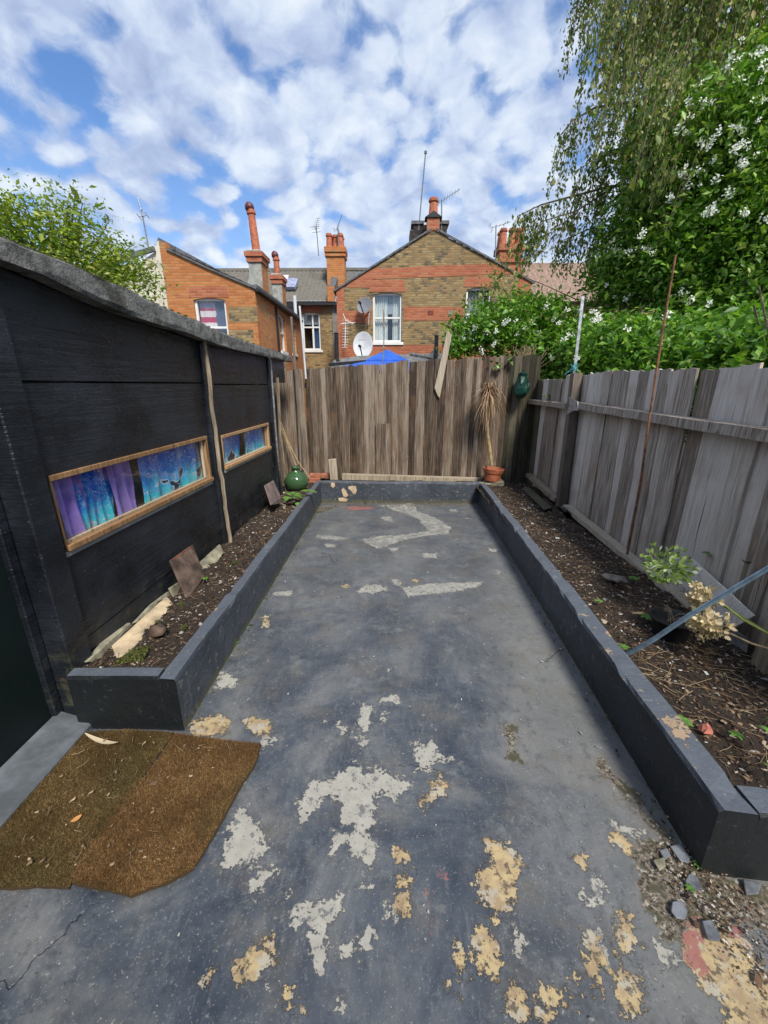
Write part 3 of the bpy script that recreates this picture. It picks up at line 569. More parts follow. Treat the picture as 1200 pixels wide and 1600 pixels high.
litter('rubble', flat0, lambda y: .92+0*y, lambda y: 1.4+0*y, .58, 1.05, 2600, .007, M_chips, bias=lambda x, y: np.clip(1-abs((x-1.04)-(.95-y)*.35)/.17, 0, 1))
litter('patio_grit', flat0, lambda y: -1.0+0*y, lambda y: 1.1+0*y, .5, 5.4, 420, .006, M_pebble)
litter('patio_grit', flat0, lambda y: -1.0+0*y, lambda y: 1.15+0*y, 5.2, 5.5, 300, .012, M_chips)
litter('patio_grit', flat0, lambda y: 1.0+.04*(y-1), lambda y: 1.09+.04*(y-1), 1.05, 5.4, 500, .009, M_chips)
litter('patio_grit', flat0, lambda y: -.995+0*y, lambda y: -.95+0*y, 1.6, 5.4, 260, .009, M_moss)
# ---------------------------------------------------------------- black concrete shed
shed = thing('garden_shed', (-2.6, 3.6, 0), 'long black painted concrete panel shed with mossy cement roof edge', 'shed')
def slabS(y0, y1, z0, z1, off0=-.05, off1=0., pts=None):
    """panel lying in the shed's front plane"""
    mb = MB(); ps = pts or [(y0, z0), (y1, z0), (y1, z1), (y0, z1)]
    a = [Vector((SXY(y, off0), y, z)) for y, z in ps]
    return mb.prism(a, (off1-off0, 0, 0))
def yz(u, v, off=0): p = PS(u, v, off); return p.y, p.z
Y0, Y1, Y2, Y3 = 1.74, 3.34, 3.50, 4.92
edge = [(-140,330,353),(-60,348,380),(0,368,404),(60,394,426),(100,407,444),(150,430,470),(200,452,490),(250,476,507),(300,497,522),(340,516,538),(380,531,548),(420,545,557),(456,557,566)]
_eb = [PS(u, b, .10) for u, a, b in edge]
def RZ(y): return float(np.interp(y, [e.y for e in _eb], [e.z for e in _eb]))+.004
wn = [PS(75, 737), PS(100, 854), PS(330, 747), PS(322, 686)]; wf = [PS(345, 680), PS(350, 727), PS(422, 700), PS(418, 662)]
wz1 = (wn[1].z+wn[2].z)/2; wt1 = (wn[0].z+wn[3].z)/2; wz2 = (wf[1].z+wf[2].z)/2; wt2 = (wf[0].z+wf[3].z)/2
wy0, wy1, wy2, wy3 = 1.765, (wn[2].y+wn[3].y)/2, (wf[0].y+wf[1].y)/2, (wf[2].y+wf[3].y)/2
J1, J2 = 1.61, .36
def holed(y0, y1, z0, z1, hy0, hy1, hz0, hz1):
    mb = MB(); fn = lambda a, b, d: Vector((SXY(a, -.05+d), a, b))
    return mb.wall([(y0, z0), (y1, z0), (y1, z1), (y0, z1)], [[(hy0, hz0), (hy1, hz0), (hy1, hz1), (hy0, hz1)]], .05, fn)
g_ = .004
slabS(Y0, Y1, 0, 0, pts=[(Y0, J1+g_), (Y1, J1+g_), (Y1, RZ(Y1)), ((Y0+Y1)/2, RZ((Y0+Y1)/2)), (Y0, RZ(Y0))]).build('concrete_panel', M_black, shed, bevel=.004)
slabS(Y2, Y3, 0, 0, pts=[(Y2, J1-.01+g_), (Y3, J1-.01+g_), (Y3, RZ(Y3)), (Y2, RZ(Y2))]).build('concrete_panel', M_black, shed, bevel=.004)
holed(Y0, Y1, J2+g_, J1-g_, wy0, wy1, wz1, wt1).build('concrete_panel', M_black, shed)
holed(Y2, Y3, J2+.02+g_, J1-.01-g_, wy2, wy3, wz2, wt2).build('concrete_panel', M_black, shed)
slabS(Y0, Y1, -.05, J2-g_, off1=-.004).build('concrete_panel', M_black, shed, bevel=.004)
slabS(Y2, Y3, -.05, J2+.02-g_, off1=-.004).build('concrete_panel', M_black, shed, bevel=.004)
for ya, yb, of in ((1.603, 1.735, .030), (3.345, 3.495, .02), (4.925, 5.06, .02)):
    slabS(ya, yb, -.05, RZ(yb), off0=-.12, off1=of).build('concrete_post', M_black, shed, bevel=.006)
# deep dark jamb of the near post, then the recessed dark green door and its threshold
slabS(1.555, 1.600, -.02, RZ(1.6), off0=-.16, off1=-.065).build('door_jamb', M_black, shed, bevel=.004)
MB().box(-1.80, -1.66, -.9, 1.0, .03, 2.0).build('door', M_dgreen, shed); MB().box(-1.80, -1.655, 1.004, 1.57, .03, 1.02).build('door', M_dgreen, shed); MB().box(-1.80, -1.66, 1.004, 1.57, 1.028, 2.0).build('door', M_dgreen, shed)
# upper part between far post and back fence: dark fascia board, recess, inner boards
slabS(5.065, 5.62, 1.62, 1.98, off0=-.05, off1=0).build('fascia_board', M_black, shed, bevel=.003)
slabS(5.07, 5.75, -.05, 1.62, off0=-.26, off1=-.20).build('side_panel', M_black, shed)
# shell so that it is a real room
MB().box(-4.4, -4.32, -1.0, 5.7, 0, 2.0).build('back_wall', M_black, shed)
MB().box(-4.3, -1.75, 5.66, 5.72, 0, 1.95).build('end_wall', M_black, shed)
MB().box(-4.3, -1.86, -1, 5.6, .0, .04).build('shed_floor', M_nodark, shed)
# roof slab with rough edge following the photo's roofline
edge = [(-140,330,353),(-60,348,380),(0,368,404),(60,394,426),(100,407,444),(150,430,470),(200,452,490),(250,476,507),(300,497,522),(340,516,538),(380,531,548),(420,545,557),(456,557,566)]
top = []; bot = []
for u, a, b in edge: top.append(PS(u, a, .10)); bot.append(PS(u, b, .10))
mb = MB(); K = 6; L_ = []
for i in range(len(edge)-1):
    for j in range(14):
        f = j/14; L_.append((top[i].lerp(top[i+1], f), bot[i].lerp(bot[i+1], f)))
L_.append((top[-1], bot[-1])); vs = []
for i, (a, b) in enumerate(L_):
    th = a.z-b.z; y = (a.y+b.y)/2; kk = [0]
    def r(s=.0025):
        kk[0] += 1; return (float(fbm(np.array(y*5.), np.array(kk[0]*7.3), 3, 4))-.44)*.022
    zc = b.z; x = a.x
    vs += [(x-2.9, y, zc-.03), (x-.13, y, zc+.01), (x-.004+r(), y, zc+r()), (x+r(), y, zc+th*.2+r()), (x-.002+r(), y, zc+th*.88+r()), (x-.008+r(), y, zc+th+r()), (x-.10, y, zc+th+.004+r()), (x-2.9, y, zc+th-.05)]
k = 8; fs = [(i*k+j, i*k+(j+1) % k, (i+1)*k+(j+1) % k, (i+1)*k+j) for i in range(len(L_)-1) for j in range(k)]; fs += [tuple(range(k)), tuple((len(L_)-1)*k+j for j in range(k))]
mb.add(vs, fs); mb.build('roof', M_cement, shed)
# moss clumps on the roof edge
def mossblob(name, pts, r, n, parent=None, mat=None, group=None):
    V = []; Fc = []
    for p in pts:
        a = rng.normal(0, 1, (n, 3)); a /= np.linalg.norm(a, axis=1)[:, None]; a[:, 2] = abs(a[:, 2])*.6; c = np.array(p)+a*r*rng.uniform(.2, 1, (n, 1))*np.array([1, 1.4, 1])
        for q in range(3): V.append(c+rng.normal(0, r*.16, (n, 3)))
    V = np.stack([np.concatenate(V[i::3]) for i in range(3)], 1).reshape(-1, 3); return npmesh(name, V, np.arange(len(V)).reshape(-1, 3), mat or M_moss, parent)
tag(mossblob('moss', [a+Vector((-.02, 0, .0)) for a, b in L_[2:150:3]], .016, 120, shed), kind='stuff')
# window frames
def shedwin(y0, y1, z0, z1):
    f = MB()
    f.add(*[(lambda m: (m.v, m.f))(slabS(y0, y1, z0-.022, z0+.006, -.055, .024))][0]); f.add(*[(lambda m: (m.v, m.f))(slabS(y0, y1, z1-.022, z1+.004, -.055, .012))][0])
    f.add(*[(lambda m: (m.v, m.f))(slabS(y1-.032, y1-.002, z0+.005, z1-.023, -.055, .010))][0]); f.add(*[(lambda m: (m.v, m.f))(slabS(y0, y0+.014, z0+.005, z1-.023, -.055, .006))][0])
    fo = f.build('window_frame', M_wframe, shed, bevel=.002)
    slabS(y0+.016, y1-.047, z0+.006, z1-.024, -.030, -.026).build('pane', M_glass, fo)
    slabS(y0+.016, y1-.034, z0+.007, z0+.02, -.024, -.004).build('glazing_bead', M_wpale, fo)
    slabS(y1-.075, y1-.055, z0+.022, z1-.026, -.022, -.006).build('glazing_bead', M_wpale, fo)
    slabS(y0-.01, y1+.004, z0-.050, z0-.0235, -.02, .006).build('mortar_bed', M_render, fo, jit=.002)
    return fo
shedwin(wy0, wy1, wz1, wt1); shedwin(wy2, wy3, wz2, wt2)
def curtain(name, label, y0, y1, z0, z1, mat, off=-.07, waist=None, folds=5, lean=0):
    n, m_ = 40, 14; V = []
    for j in range(m_+1):
        h = j/m_; z = z0+(z1-z0)*h
        for i in range(n+1):
            f = i/n; wq = 1
            if waist: wq = waist+(1-waist)*abs(h-.45)*2
            yc = (y0+y1)/2+(f-.5)*(y1-y0)*wq+lean*(1-h)
            V.append((SXY(yc, off+.022*math.sin(f*folds*6.283+h*.8)+.006*math.sin(f*23+h*6)), yc, z))
    i_ = np.arange(len(V)).reshape(m_+1, n+1); Fc = np.stack([i_[:-1, :-1], i_[:-1, 1:], i_[1:, 1:], i_[1:, :-1]], -1).reshape(-1, 4)
    return tag(npmesh(name, V, Fc, mat, smooth=True), label, 'curtain')
def wy(u): return PS(u, 760, -.1).y
zb, zt = wz1-.03, wt1+.03
def wY(u, v): return PS(u, v, -.1).y
curtain('curtain', 'purple curtain at the near end of the longer shed window', wY(78,790)-.02, wY(118,790), zb, zt, M_purple, folds=2, off=-.06, lean=.02)
curtain('curtain', 'blue sea print curtain gathered between two purple ones', wY(98,780), wY(168,770), zb, zt, M_sea, folds=5, off=-.08)
curtain('curtain', 'purple curtain beside the dark gap of the longer shed window', wY(160,770), wY(194,760), zb, zt, M_purple, folds=2, off=-.062, lean=.03)
curtain('curtain', 'wide blue and teal sea print curtain in the longer shed window', wY(212,750), wY(318,720), zb, zt, M_sea, folds=7, off=-.075)
zb2, zt2 = wz2-.03, wt2+.03
curtain('curtain', 'narrow blue print curtain at the near end of the far shed window', wY(343,700), wY(368,695), zb2, zt2, M_sea, folds=3)
curtain('curtain', 'blue print curtain filling most of the far shed window', wY(377,695), wY(408,685), zb2, zt2, M_sea, folds=6)
curtain('curtain', 'purple curtain edge at the far end of the far shed window', wY(406,690), wY(416,685), zb2, zt2, M_purple, folds=1, off=-.08)
# pale battens and the thin pipe on the posts
def batten(name, pxs, off, w, h, mat, lab, cat, jit=.004, par=None):
    ps = []; P = [PS(u, v, off) for u, v in pxs]
    for i in range(len(P)-1):
        for j in range(7): ps.append(P[i].lerp(P[i+1], j/7)+Vector((random.gauss(0, jit), random.gauss(0, jit), 0)))
    ps.append(P[-1]); mb = MB(); mb.tube(ps, w, 6)
    return mb.build(name, mat, par)
batten('batten', [(318,520),(332,640),(347,750),(361,852)], .045, .017, 0, M_wbatten, '', '', .003, shed)
batten('batten', [(433,590),(438,680),(448,768)], .03, .020, 0, M_wbatten, '', '', .002, shed)
dp = MB().tube([PS(416,556,.03), PS(422,560,.05), PS(424,580,.05), PS(432,690,.05), PS(440,770,.05)], .012, 8).build('pipe', M_galv, shed, smooth=True)
# ---------------------------------------------------------------- door threshold
th = MB().prism([(-1.654,-.9,.055),(-1.654,1.60,.055),(-1.45,1.56,.035),(-1.45,-.9,.035)], (0,0,-.06)).build('door_threshold', M_simple('dusty_grey_paint', (.12, .135, .15), .8, 7, .35, .5), bevel=.008); tag(th, kind='structure')
# ---------------------------------------------------------------- coir doormats
def mat_thing(pts, label, seed, zb=0.):
    P = [G(u, v, .012) for u, v in pts]; n = len(P); Q = []
    for i in range(n):
        a, b = P[i], P[(i+1) % n]; k = max(1, int((b-a).length/.02))
        for j in range(k): q = a.lerp(b, j/k); Q.append(Vector((q.x+random.gauss(0, .0015), q.y+random.gauss(0, .0015), .006+zb)))
    t_ = thing('doormat', (sum(q.x for q in P)/n, sum(q.y for q in P)/n, 0), label, 'doormat', 'coir doormats')
    MB().prism(Q, (0, 0, .011)).build('mat_backing', M_coir, t_)
    poly = np.array([(q.x, q.y) for q in P]); mn, mx = poly.min(0), poly.max(0)
    N_ = int(190000*(mx-mn).prod()*1.2); x = rng.uniform(mn[0], mx[0], N_); y = rng.uniform(mn[1], mx[1], N_); ins = np.zeros(N_, bool)
    for i in range(n):
        a, b = poly[i], poly[(i+1) % n]; ins ^= ((a[1] > y) != (b[1] > y)) & (x < (b[0]-a[0])*(y-a[1])/(b[1]-a[1]+1e-12)+a[0])
    x, y = x[ins], y[ins]; N_ = len(x); a = rng.uniform(0, 6.28, N_); L = rng.uniform(.006, .016, N_); r = .0006
    h = fbm(x*6, y*6, 3, seed)*.012; up = rng.uniform(.15, .8, N_); z = .018+zb+h*.4
    V = np.stack([np.stack([x-np.sin(a)*r, y+np.cos(a)*r, z], -1), np.stack([x+np.sin(a)*r, y-np.cos(a)*r, z], -1), np.stack([x+np.cos(a)*L*(1-up*.6), y+np.sin(a)*L*(1-up*.6), z+L*up], -1)], 1).reshape(-1, 3)
    tag(npmesh('pile', V, np.arange(len(V)).reshape(-1, 3), M_fibre if zb == 0 else M_fibre2, t_), kind='stuff'); return t_
mat_thing([(-150,1385),(-120,1330),(0,1275),(60,1215),(95,1172),(122,1146),(200,1142),(273,1146),(245,1185),(218,1225),(170,1290),(118,1360),(110,1388),(60,1387),(0,1390)], 'left coir doormat, darker and mossy, beside the shed door', 3)
mat_thing([(275,1150),(350,1160),(408,1166),(400,1195),(372,1240),(352,1278),(322,1330),(303,1362),(258,1386),(206,1404),(160,1394),(114,1383),(122,1356),(172,1292),(220,1228),(250,1188)], 'right coir doormat, redder brown, with two cut corners', 8, .009)
def leaf_obj(name, p, L, w, ang, mat, label, cat, curl=.3, tilt=0, up=.004):
    V = []; n = 8; c, s = math.cos(ang), math.sin(ang)
    for i in range(n+1):
        f = i/n; ww = w*math.sin(math.pi*min(1, f*.92+.04))**.8/2; z = up+curl*L*(f-.5)**2+tilt*L*f
        for k in (-1, 0, 1): V.append((p[0]+c*(f-.5)*L-s*k*ww, p[1]+s*(f-.5)*L+c*k*ww, p[2]+z+(.25*ww if k else 0)))
    Fc = [(i*3+k, i*3+k+1, (i+1)*3+k+1, (i+1)*3+k) for i in range(n) for k in (0, 1)]
    o = npmesh(name, V, Fc, mat, smooth=True); return tag(o, label, cat)
q = G(160,1160,.03); leaf_obj('dead_leaf', q, .19, .022, -.25, M_paled, 'long curled pale dead leaf near the top corner of the left doormat', 'leaf', .5)
q = G(120,1281,.03); leaf_obj('dead_leaf', q, .035, .02, .9, M_simple('orange_leaf', (.62,.30,.10)), 'small orange dead leaf on the left doormat', 'leaf', .5)
litter('mat_litter', lambda x, y: 0*x+.034, lambda y: -1.45+.2*(1.5-y), lambda y: -.75+0*y, .92, 1.48, 130, .008, M_straw)
stalks('mat_straw', lambda x, y: 0*x+.032, -1.4, -.7, .93, 1.45, 70, .03, M_straw, r=.0009)
# ---------------------------------------------------------------- slabs and tiles in the left bed
def leanslab(name, px, o_bot, o_top, th, mat, label, cat, nb):
    """px: bottom points first (nb of them), rest are top points; offsets = distance in front of the shed wall"""
    P = [PS(u, v, o_bot if i < nb else o_top) for i, (u, v) in enumerate(px)]
    n = (P[1]-P[0]).cross(P[2]-P[0]).normalized()
    if n.x > 0: n = -n
    mb = MB().prism(P, n*th); o = mb.build(name, mat, bevel=.003); return tag(o, label, cat)
c8 = lambda *p: cr(p, 120, 840, 250/1200)
leanslab('concrete_slab', c8((75,935),(240,935),(310,880),(425,665),(402,638),(200,790)), .045, .012, .02, M_slab, 'dirty grey concrete slab on edge in the near corner of the left bed', 'slab', 3)
leanslab('stone_slab', c8((325,905),(540,775),(757,543),(685,447),(285,815)), .155, .07, .022, M_lime, 'long buff stone slab leaning on the shed at the near end of the bed', 'slab', 3)
leanslab('concrete_slab', c8((560,620),(745,490),(692,402),(560,500),(430,640)), .05, .02, .02, M_slab, 'greenish slab half hidden behind the buff stone slab', 'slab', 2)
leanslab('concrete_slab', c8((752,492),(822,458),(765,335),(697,380)), .075, .05, .015, M_slab, 'small mossy slab wedged under the brown tile', 'slab', 2)
tl_ = leanslab('clay_tile', c8((830,470),(962,288),(870,50),(698,170)), .17, .045, .014, M_clay, 'brown clay tile with a reddish top edge leaning against the black wall', 'tile', 2)
mb = MB(); a, b, c, d_ = [PS(u, v, .051) for u, v in c8((712,165),(862,62),(866,118),(735,185))]; mb.prism([a, b, c, d_], (.001,0,0)).build('red_edge', M_simple('red_clay', (.33,.10,.07), .8, 14, .4), tl_)
leanslab('stone_slab', c8((985,262),(1032,222),(1103,112),(1078,52),(930,188)), .12, .05, .018, M_slab, 'grey buff slab just beyond the brown tile', 'slab', 3)
leanslab('slate_tile', cr([(130,705),(205,692),(217,642),(150,495),(75,540)],400,660,.1833), .17, .06, .012, M_pslate, 'purple grey slate leaning on the shed near the green glass jar', 'tile', 3)
def clump(pxs, z, r, n, label, nm='moss_clump'):
    o = mossblob(nm, [G(u, v, z) for u, v in pxs], r, n); return tag(o, None, None, None, 'stuff')
clump(c8((430,870),(470,900),(400,920),(500,850),(350,930)), .25, .035, 260, '')
clump(c8((610,635),(640,650),(790,500),(965,300),(1180,190),(800,680)), .25, .02, 200, '')
clump([(358,885),(365,880),(372,878)], .3, .015, 80, '')
o = MB().lathe([(0,-.02),(.035,-.01),(.05,.01),(.042,.035),(.02,.05),(0,.052)], G(*c8((610,710))[0], .26), 9).build('stone', M_clay, jit=.006, smooth=True); tag(o, 'dark lumpy stone beside the buff slab in the left bed', 'stone')
# ---------------------------------------------------------------- fences
def board(name, par, mat, w, h, th, loc, rot, ragged=.01, zb=0, taper=0):
    k = 4; mb = MB(); xs = [-w/2, -w/6, w/6, w/2]; tops = [h+random.uniform(-ragged, ragged) for _ in xs]; zs = [0, h*.33, h*.66, None]
    V = []
    for d_ in (0, 1):
        for j in range(4):
            for i, x in enumerate(xs):
                z = tops[i] if j == 3 else zs[j]+zb
                t0 = 0 if d_ == 0 else th*(1-taper*(i/3))
                V.append((x+random.gauss(0, w*.012), t0+(.0015*math.sin(i*2+j)), z))
    F_ = []
    for j in range(3):
        for i in range(3):
            a = j*4+i; F_.append((a, a+1, a+5, a+4)); F_.append((a+16, a+20, a+21, a+17))
    for i in range(3): F_.append((i, i+16, i+17, i+1)); F_.append((12+i, 13+i, 29+i, 28+i))
    for j in range(3): a = j*4; F_.append((a, a+4, a+20, a+16)); a += 3; F_.append((a, a+16, a+20, a+4))
    mb.add(V, F_); o = mb.build(name, mat); o.parent = par; o.location = Vector(loc)-par.location; o.rotation_euler = rot; return o
fb = thing('back_fence', (0, 6, 0), 'brown weathered closeboard fence across the end of the garden', 'fence')
x = -1.78; i = 0
while x < 2.02:
    w = random.uniform(.052, .088); f = (x+1.5)/3.5; z = 1.80+.20*max(0, f)+random.gauss(0, .008)
    if x < -1.28: z = 1.80
    y = 6.0+(.013 if i % 2 else 0)+random.uniform(-.007, .007)
    if x < -1.25: y -= .02
    mt = M_wback if x < 1.56 else M_wback2
    board('board', fb, mt, w+.014, z-.12, .016, (x+w/2, y, .12), (random.gauss(0, .004), random.gauss(0, .006), random.uniform(-.30, -.14)), .016, taper=.5); x += w; i += 1
for z in (.55, 1.55): MB().box(-1.8, 2.05, 6.04, 6.09, z, z+.07).build('rail', M_wpost, fb)
mb = MB()
for k in range(60):
    for z in (.58, 1.58): xx_ = -1.6+k*.06+random.gauss(0,.008); mb.lathe([(.006,0),(0,-.003)], (xx_, 5.966, z+random.gauss(0,.01)), 6, tilt=Matrix.Rotation(1.57, 3, 'X'))
tag(mb.build('nail_heads', M_rust, fb), kind='stuff')
# patch of short boards nailed at mid height
pp = [PY(u, v, 5.975) for u, v in ((587,662),(610,662),(610,735),(587,735))]
for k in range(3):
    x0 = pp[0].x+(pp[1].x-pp[0].x)*k/3; board('board', fb, M_wback, (pp[1].x-pp[0].x)/3+.004, pp[0].z-.2, .014, (x0+.04, 5.978, .2), (0, 0, .06), .003)
fr = thing('side_fence', (2.03, 3.5, 0), 'silver grey fence of wide upright boards along the right bed', 'fence')
y = .55; i = 0
while y < 5.93:
    w = random.uniform(.115, .165); zt = 1.705+.012*math.sin(y*2)+random.gauss(0, .006)
    if y > 5.0: zt = 1.66
    if abs(y-2.62) < .08: w = .15
    xx = 2.045+(.014 if i % 2 else 0)
    mt = M_wright if y < 5.75 else M_wback2
    board('board', fr, mt, w-.003 if random.random() < .3 else w+.012, zt-.13, .016, (xx, y+w/2, .13), (random.gauss(0, .006), random.gauss(0, .004), -math.pi/2+random.gauss(0, .03)), .01); y += w; i += 1
def rail(px, xf, w, h, mat, nm='rail'):
    P = [PX(u, v, xf) for u, v in px]; mb = MB(); 
    Q = []; n = 14
    for j in range(n+1): Q.append(P[0].lerp(P[1], j/n))
    vs = []
    for j, p in enumerate(Q):
        s = random.gauss(0, .0025); vs += [(p.x+w, p.y, p.z+s), (p.x+s, p.y, p.z-.004+s), (p.x-.002, p.y, p.z-h+s), (p.x+w, p.y, p.z-h+.004+s)]
    fs = [(j*4+k, j*4+(k+1) % 4, (j+1)*4+(k+1) % 4, (j+1)*4+k) for j in range(n) for k in range(4)]+[(0,1,2,3), (n*4+3, n*4+2, n*4+1, n*4)]
    return mb.add(vs, fs).build(nm, mat, fr)
rail([(1290,684),(897,628)], 1.945, .09, .066, M_wright); rail([(884,630),(826,624)], 1.945, .09, .06, M_wright)
rail([(1075,948),(880,788)], 1.945, .08, .05, M_wbatten, 'lower_rail'); rail([(866,778),(822,739)], 1.945, .08, .05, M_wbatten, 'lower_rail')
pa = PX(870,788,1.945); pt = PX(893,583,1.945)
def post(xa, ya, za, xt, yt, zt, w, mat): return MB().bar((xa, ya, za-.2), (xt, yt, zt), w, w, up=(1, 0, 0)).build('post', mat, fr, bevel=.003)
post(1.99, pa.y-.03, .1, 1.99, pt.y-.02, pt.z, .095, M_wpost)
pn = PX(1174,1075,1.90); post(1.925, pn.y, pn.z, 1.955, pn.y-.02, 1.62, .085, M_wbatten)
def plate(px, X, mat=M_galv, th=.003, par=fr, nm='bracket'):
    P = [PX(u, v, X) for u, v in px]; return MB().prism(P, (-th, 0, 0)).build(nm, mat, par)
plate([(889,620),(903,627),(904,642),(897,641),(884,649),(890,634)], 1.940)
b_ = MB(); A = [PX(u, v, 1.93) for u, v in ((869,792),(879,791),(893,803),(885,811))]; b_.prism(A, (.0, 0, .004)).build('bracket', M_galv, fr)
b_ = MB(); A = [PX(u, v, 1.90) for u, v in ((1128,972),(1170,998),(1166,1020),(1122,992))]; b_.prism(A, (.003, 0, 0)).build('bracket', M_galv, fr)
o = MB().prism([PX(u, v, X) for u, v, X in ((1066,915,1.93),(1140,985,1.90),(1178,962,1.95),(1080,872,1.97))], (.012, 0, .0)).build('loose_board', M_wright, bevel=.002); tag(o, 'grey offcut of board leaning on the side fence behind the seed heads', 'board')
# far corner: tall stakes of the corner, rusty stick, metal strip
o = MB().tube([PX(980,866,1.93), PX(1000,760,1.90), PX(1015,650,1.885), PX(1035,520,1.86), PX(1056,398,1.85)], [.010,.009,.008,.008,.006], 7).build('rusty_rod', M_rust); tag(o, 'tall thin rusty brown rod leaning on the side fence', 'rod')
stalks('root_fibres', lambda x, y: 0*x+.19, 1.88, 1.95, 2.95, 3.2, 40, .09, M_rust, r=.0015, zoff=.02)
o = MB().bar(PX(897,585,2.12), PX(911,463,2.14), .03, .012).build('metal_stake', M_galv); tag(o, 'pale metal stake in front of the hedge behind the side fence', 'stake')
mb = MB(); p = PX(896,578,2.10)
for k in range(7): a = p+Vector((random.gauss(0,.015), random.gauss(0,.03), random.gauss(0,.02))); mb.tube([a, a+Vector((random.gauss(0,.03), random.gauss(0,.04), .05)), a+Vector((random.gauss(0,.03), random.gauss(0,.05), -.03))], .006, 5)
tag(mb.build('plastic_tie', M_tealp), 'teal plastic tie bunched at the foot of the pale stake', 'tie')
# leaning plank with notch on the back fence, ledge plank, stake, brick, canes
pl = [PY(u, v, 5.955) for u, v in ((679,606),(684,618),(687,622),(706,523),(699,515),(693,545))]
MBp = MB().prism(pl, (0, .022, 0)).build('leaning_plank', M_wpale); 
MATS['x'] = None
tag(MBp, 'pale plank with pointed end hooked over the back fence', 'plank')
MBp.data.materials.clear(); MBp.data.materials.append(M_wbatten)
o = MB().prism([PY(534,741,5.86), PY(752,748,5.86), PY(752,755,5.86), PY(534,750,5.86)], (0, .10, 0)).build('timber', M_wbatten, bevel=.004, jit=.001); tag(o, 'long pale timber lying behind the far low wall', 'timber')
o = MB().prism([PY(513,718,5.72), PY(525,717,5.72), PY(528,750,5.72), PY(516,750,5.72)], (0, .04, 0)).build('short_post', M_wbatten, bevel=.003); tag(o, 'short upright wooden stub behind the far low wall', 'post')
for k, (u0, u1, v0, v1, yy, lab) in enumerate(((483,520,741,747,5.80,'upper red brick tucked left of the short wooden stub'),(481,500,748,760,5.75,'lower red brick beside the green glass jar'))):
    o = MB().prism([PY(u0,v0,yy), PY(u1,v0,yy), PY(u1,v1,yy), PY(u0,v1,yy)], (0,.1,0)).build('brick', M_simple('red_brick_loose',(.36,.14,.08),.9,14,.35,.4), bevel=.005); tag(o, lab, 'brick')
for pts, lab in (([(436,652),(450,690),(466,722),(484,746)], 'longer thin cane leaning in the left far corner'), ([(438,665),(450,695),(463,728)], 'shorter thin cane leaning behind the green jar')):
    o = MB().tube([PY(u, v, 5.85-.05*i) for i, (u, v) in enumerate(pts)], .007, 6).build('cane', M_cane); tag(o, lab, 'cane')
o = MB().tube([PY(455,495,5.93), PY(460,560,5.93), PY(466,640,5.95), PY(470,735,5.96)], .018, 8).build('dark_pole', M_wpost); tag(o, 'thin dark pole standing against the left end of the back fence', 'pole')
o = MB().tube([PY(468,478,5.90), PY(473,530,5.92), PY(478,592,5.94)], .013, 8).build('white_pole', M_dishw); tag(o, 'white plastic pole fixed to the top of the back fence', 'pole')
o = MB().tube([PY(599,566,6.12), PY(600,520,6.12), PY(600,497,6.12)], .008, 6); o = o.build('thin_pole', M_galv); tag(o, 'slim grey pole behind the back fence, wooden tip, in front of the sash window', 'pole')
MB().bar(PY(600,512,6.11), PY(599,484,6.11), .05, .02).build('pole_tip', M_wbatten, o)
# ---------------------------------------------------------------- green glass jar
c = G(464,774,.245); c = PY(464,766,5.25); c.z = .24
J = thing('glass_carboy', c, 'round green glass carboy standing in the far end of the left bed', 'carboy')
MB().lathe([(0,.004),(.06,0),(.11,.02),(.148,.07),(.160,.125),(.150,.18),(.118,.225),(.075,.252),(.048,.27),(.040,.30),(.052,.305),(.054,.325),(.040,.328),(.034,.30),(.042,.27),(.11,.222),(.142,.18),(.152,.125),(.14,.075),(.10,.028),(0,.014)], c, 32).build('bottle_body', M_bottle, J, smooth=True)
MB().lathe([(.052,.303),(.062,.308),(.062,.324),(.054,.33)], c, 24).build('bottle_lip', M_bottle, J, smooth=True)
# plant beside jar
def leaves_at(name, centers, dirs, L, w, mat, parent, droop=.3):
    o = None
    for cc, dd in zip(centers, dirs):
        dd = Vector(dd).normalized(); s = dd.cross(Vector((0, 0, 1))).normalized(); V = []; n = 6
        for i in range(n+1):
            f = i/n; ww = w*math.sin(math.pi*(f*.9+.05))**.7/2; p = Vector(cc)+dd*L*f+Vector((0, 0, -droop*L*f*f))
            for k in (-1, 0, 1): V.append(p+s*ww*k+Vector((0, 0, .3*ww if k else 0)))
        o = npmesh(name, V, [(i*3+k, i*3+k+1, (i+1)*3+k+1, (i+1)*3+k) for i in range(n) for k in (0, 1)], mat, parent, smooth=True)
P_ = thing('leafy_plant', G(462,790,.25), 'low plant with broad bright green leaves drooping over the left planter wall', 'plant')
b0 = G(458,786,.25); cs = []; ds = []
for k in range(12):
    a = k*2.4; cs.append(b0+Vector((math.cos(a)*.03, math.sin(a)*.05, .05+random.random()*.05))); ds.append((math.cos(a), math.sin(a), random.uniform(.1, .5)))
leaves_at('leaf', cs, ds, .10, .06, M_leafp, P_)
leaves_at('leaf', [b0+Vector((.08, .10, .12))], [(1, .2, -.05)], .19, .10, M_leafp, P_, .1)
leaves_at('leaf', [b0+Vector((.05, -.05, .02))], [(.6, -.8, -.1)], .12, .07, M_leafp, P_, .3)
MB().tube([G(446,790,.25), PY(430,782,4.75), PY(414,790,4.65), PY(408,800,4.6)], .005, 6).build('stalk', M_paled, P_)
leaves_at('leaf', [PY(414,786,4.62)], [(-.3, -.6, -.8)], .11, .045, M_paled, P_)
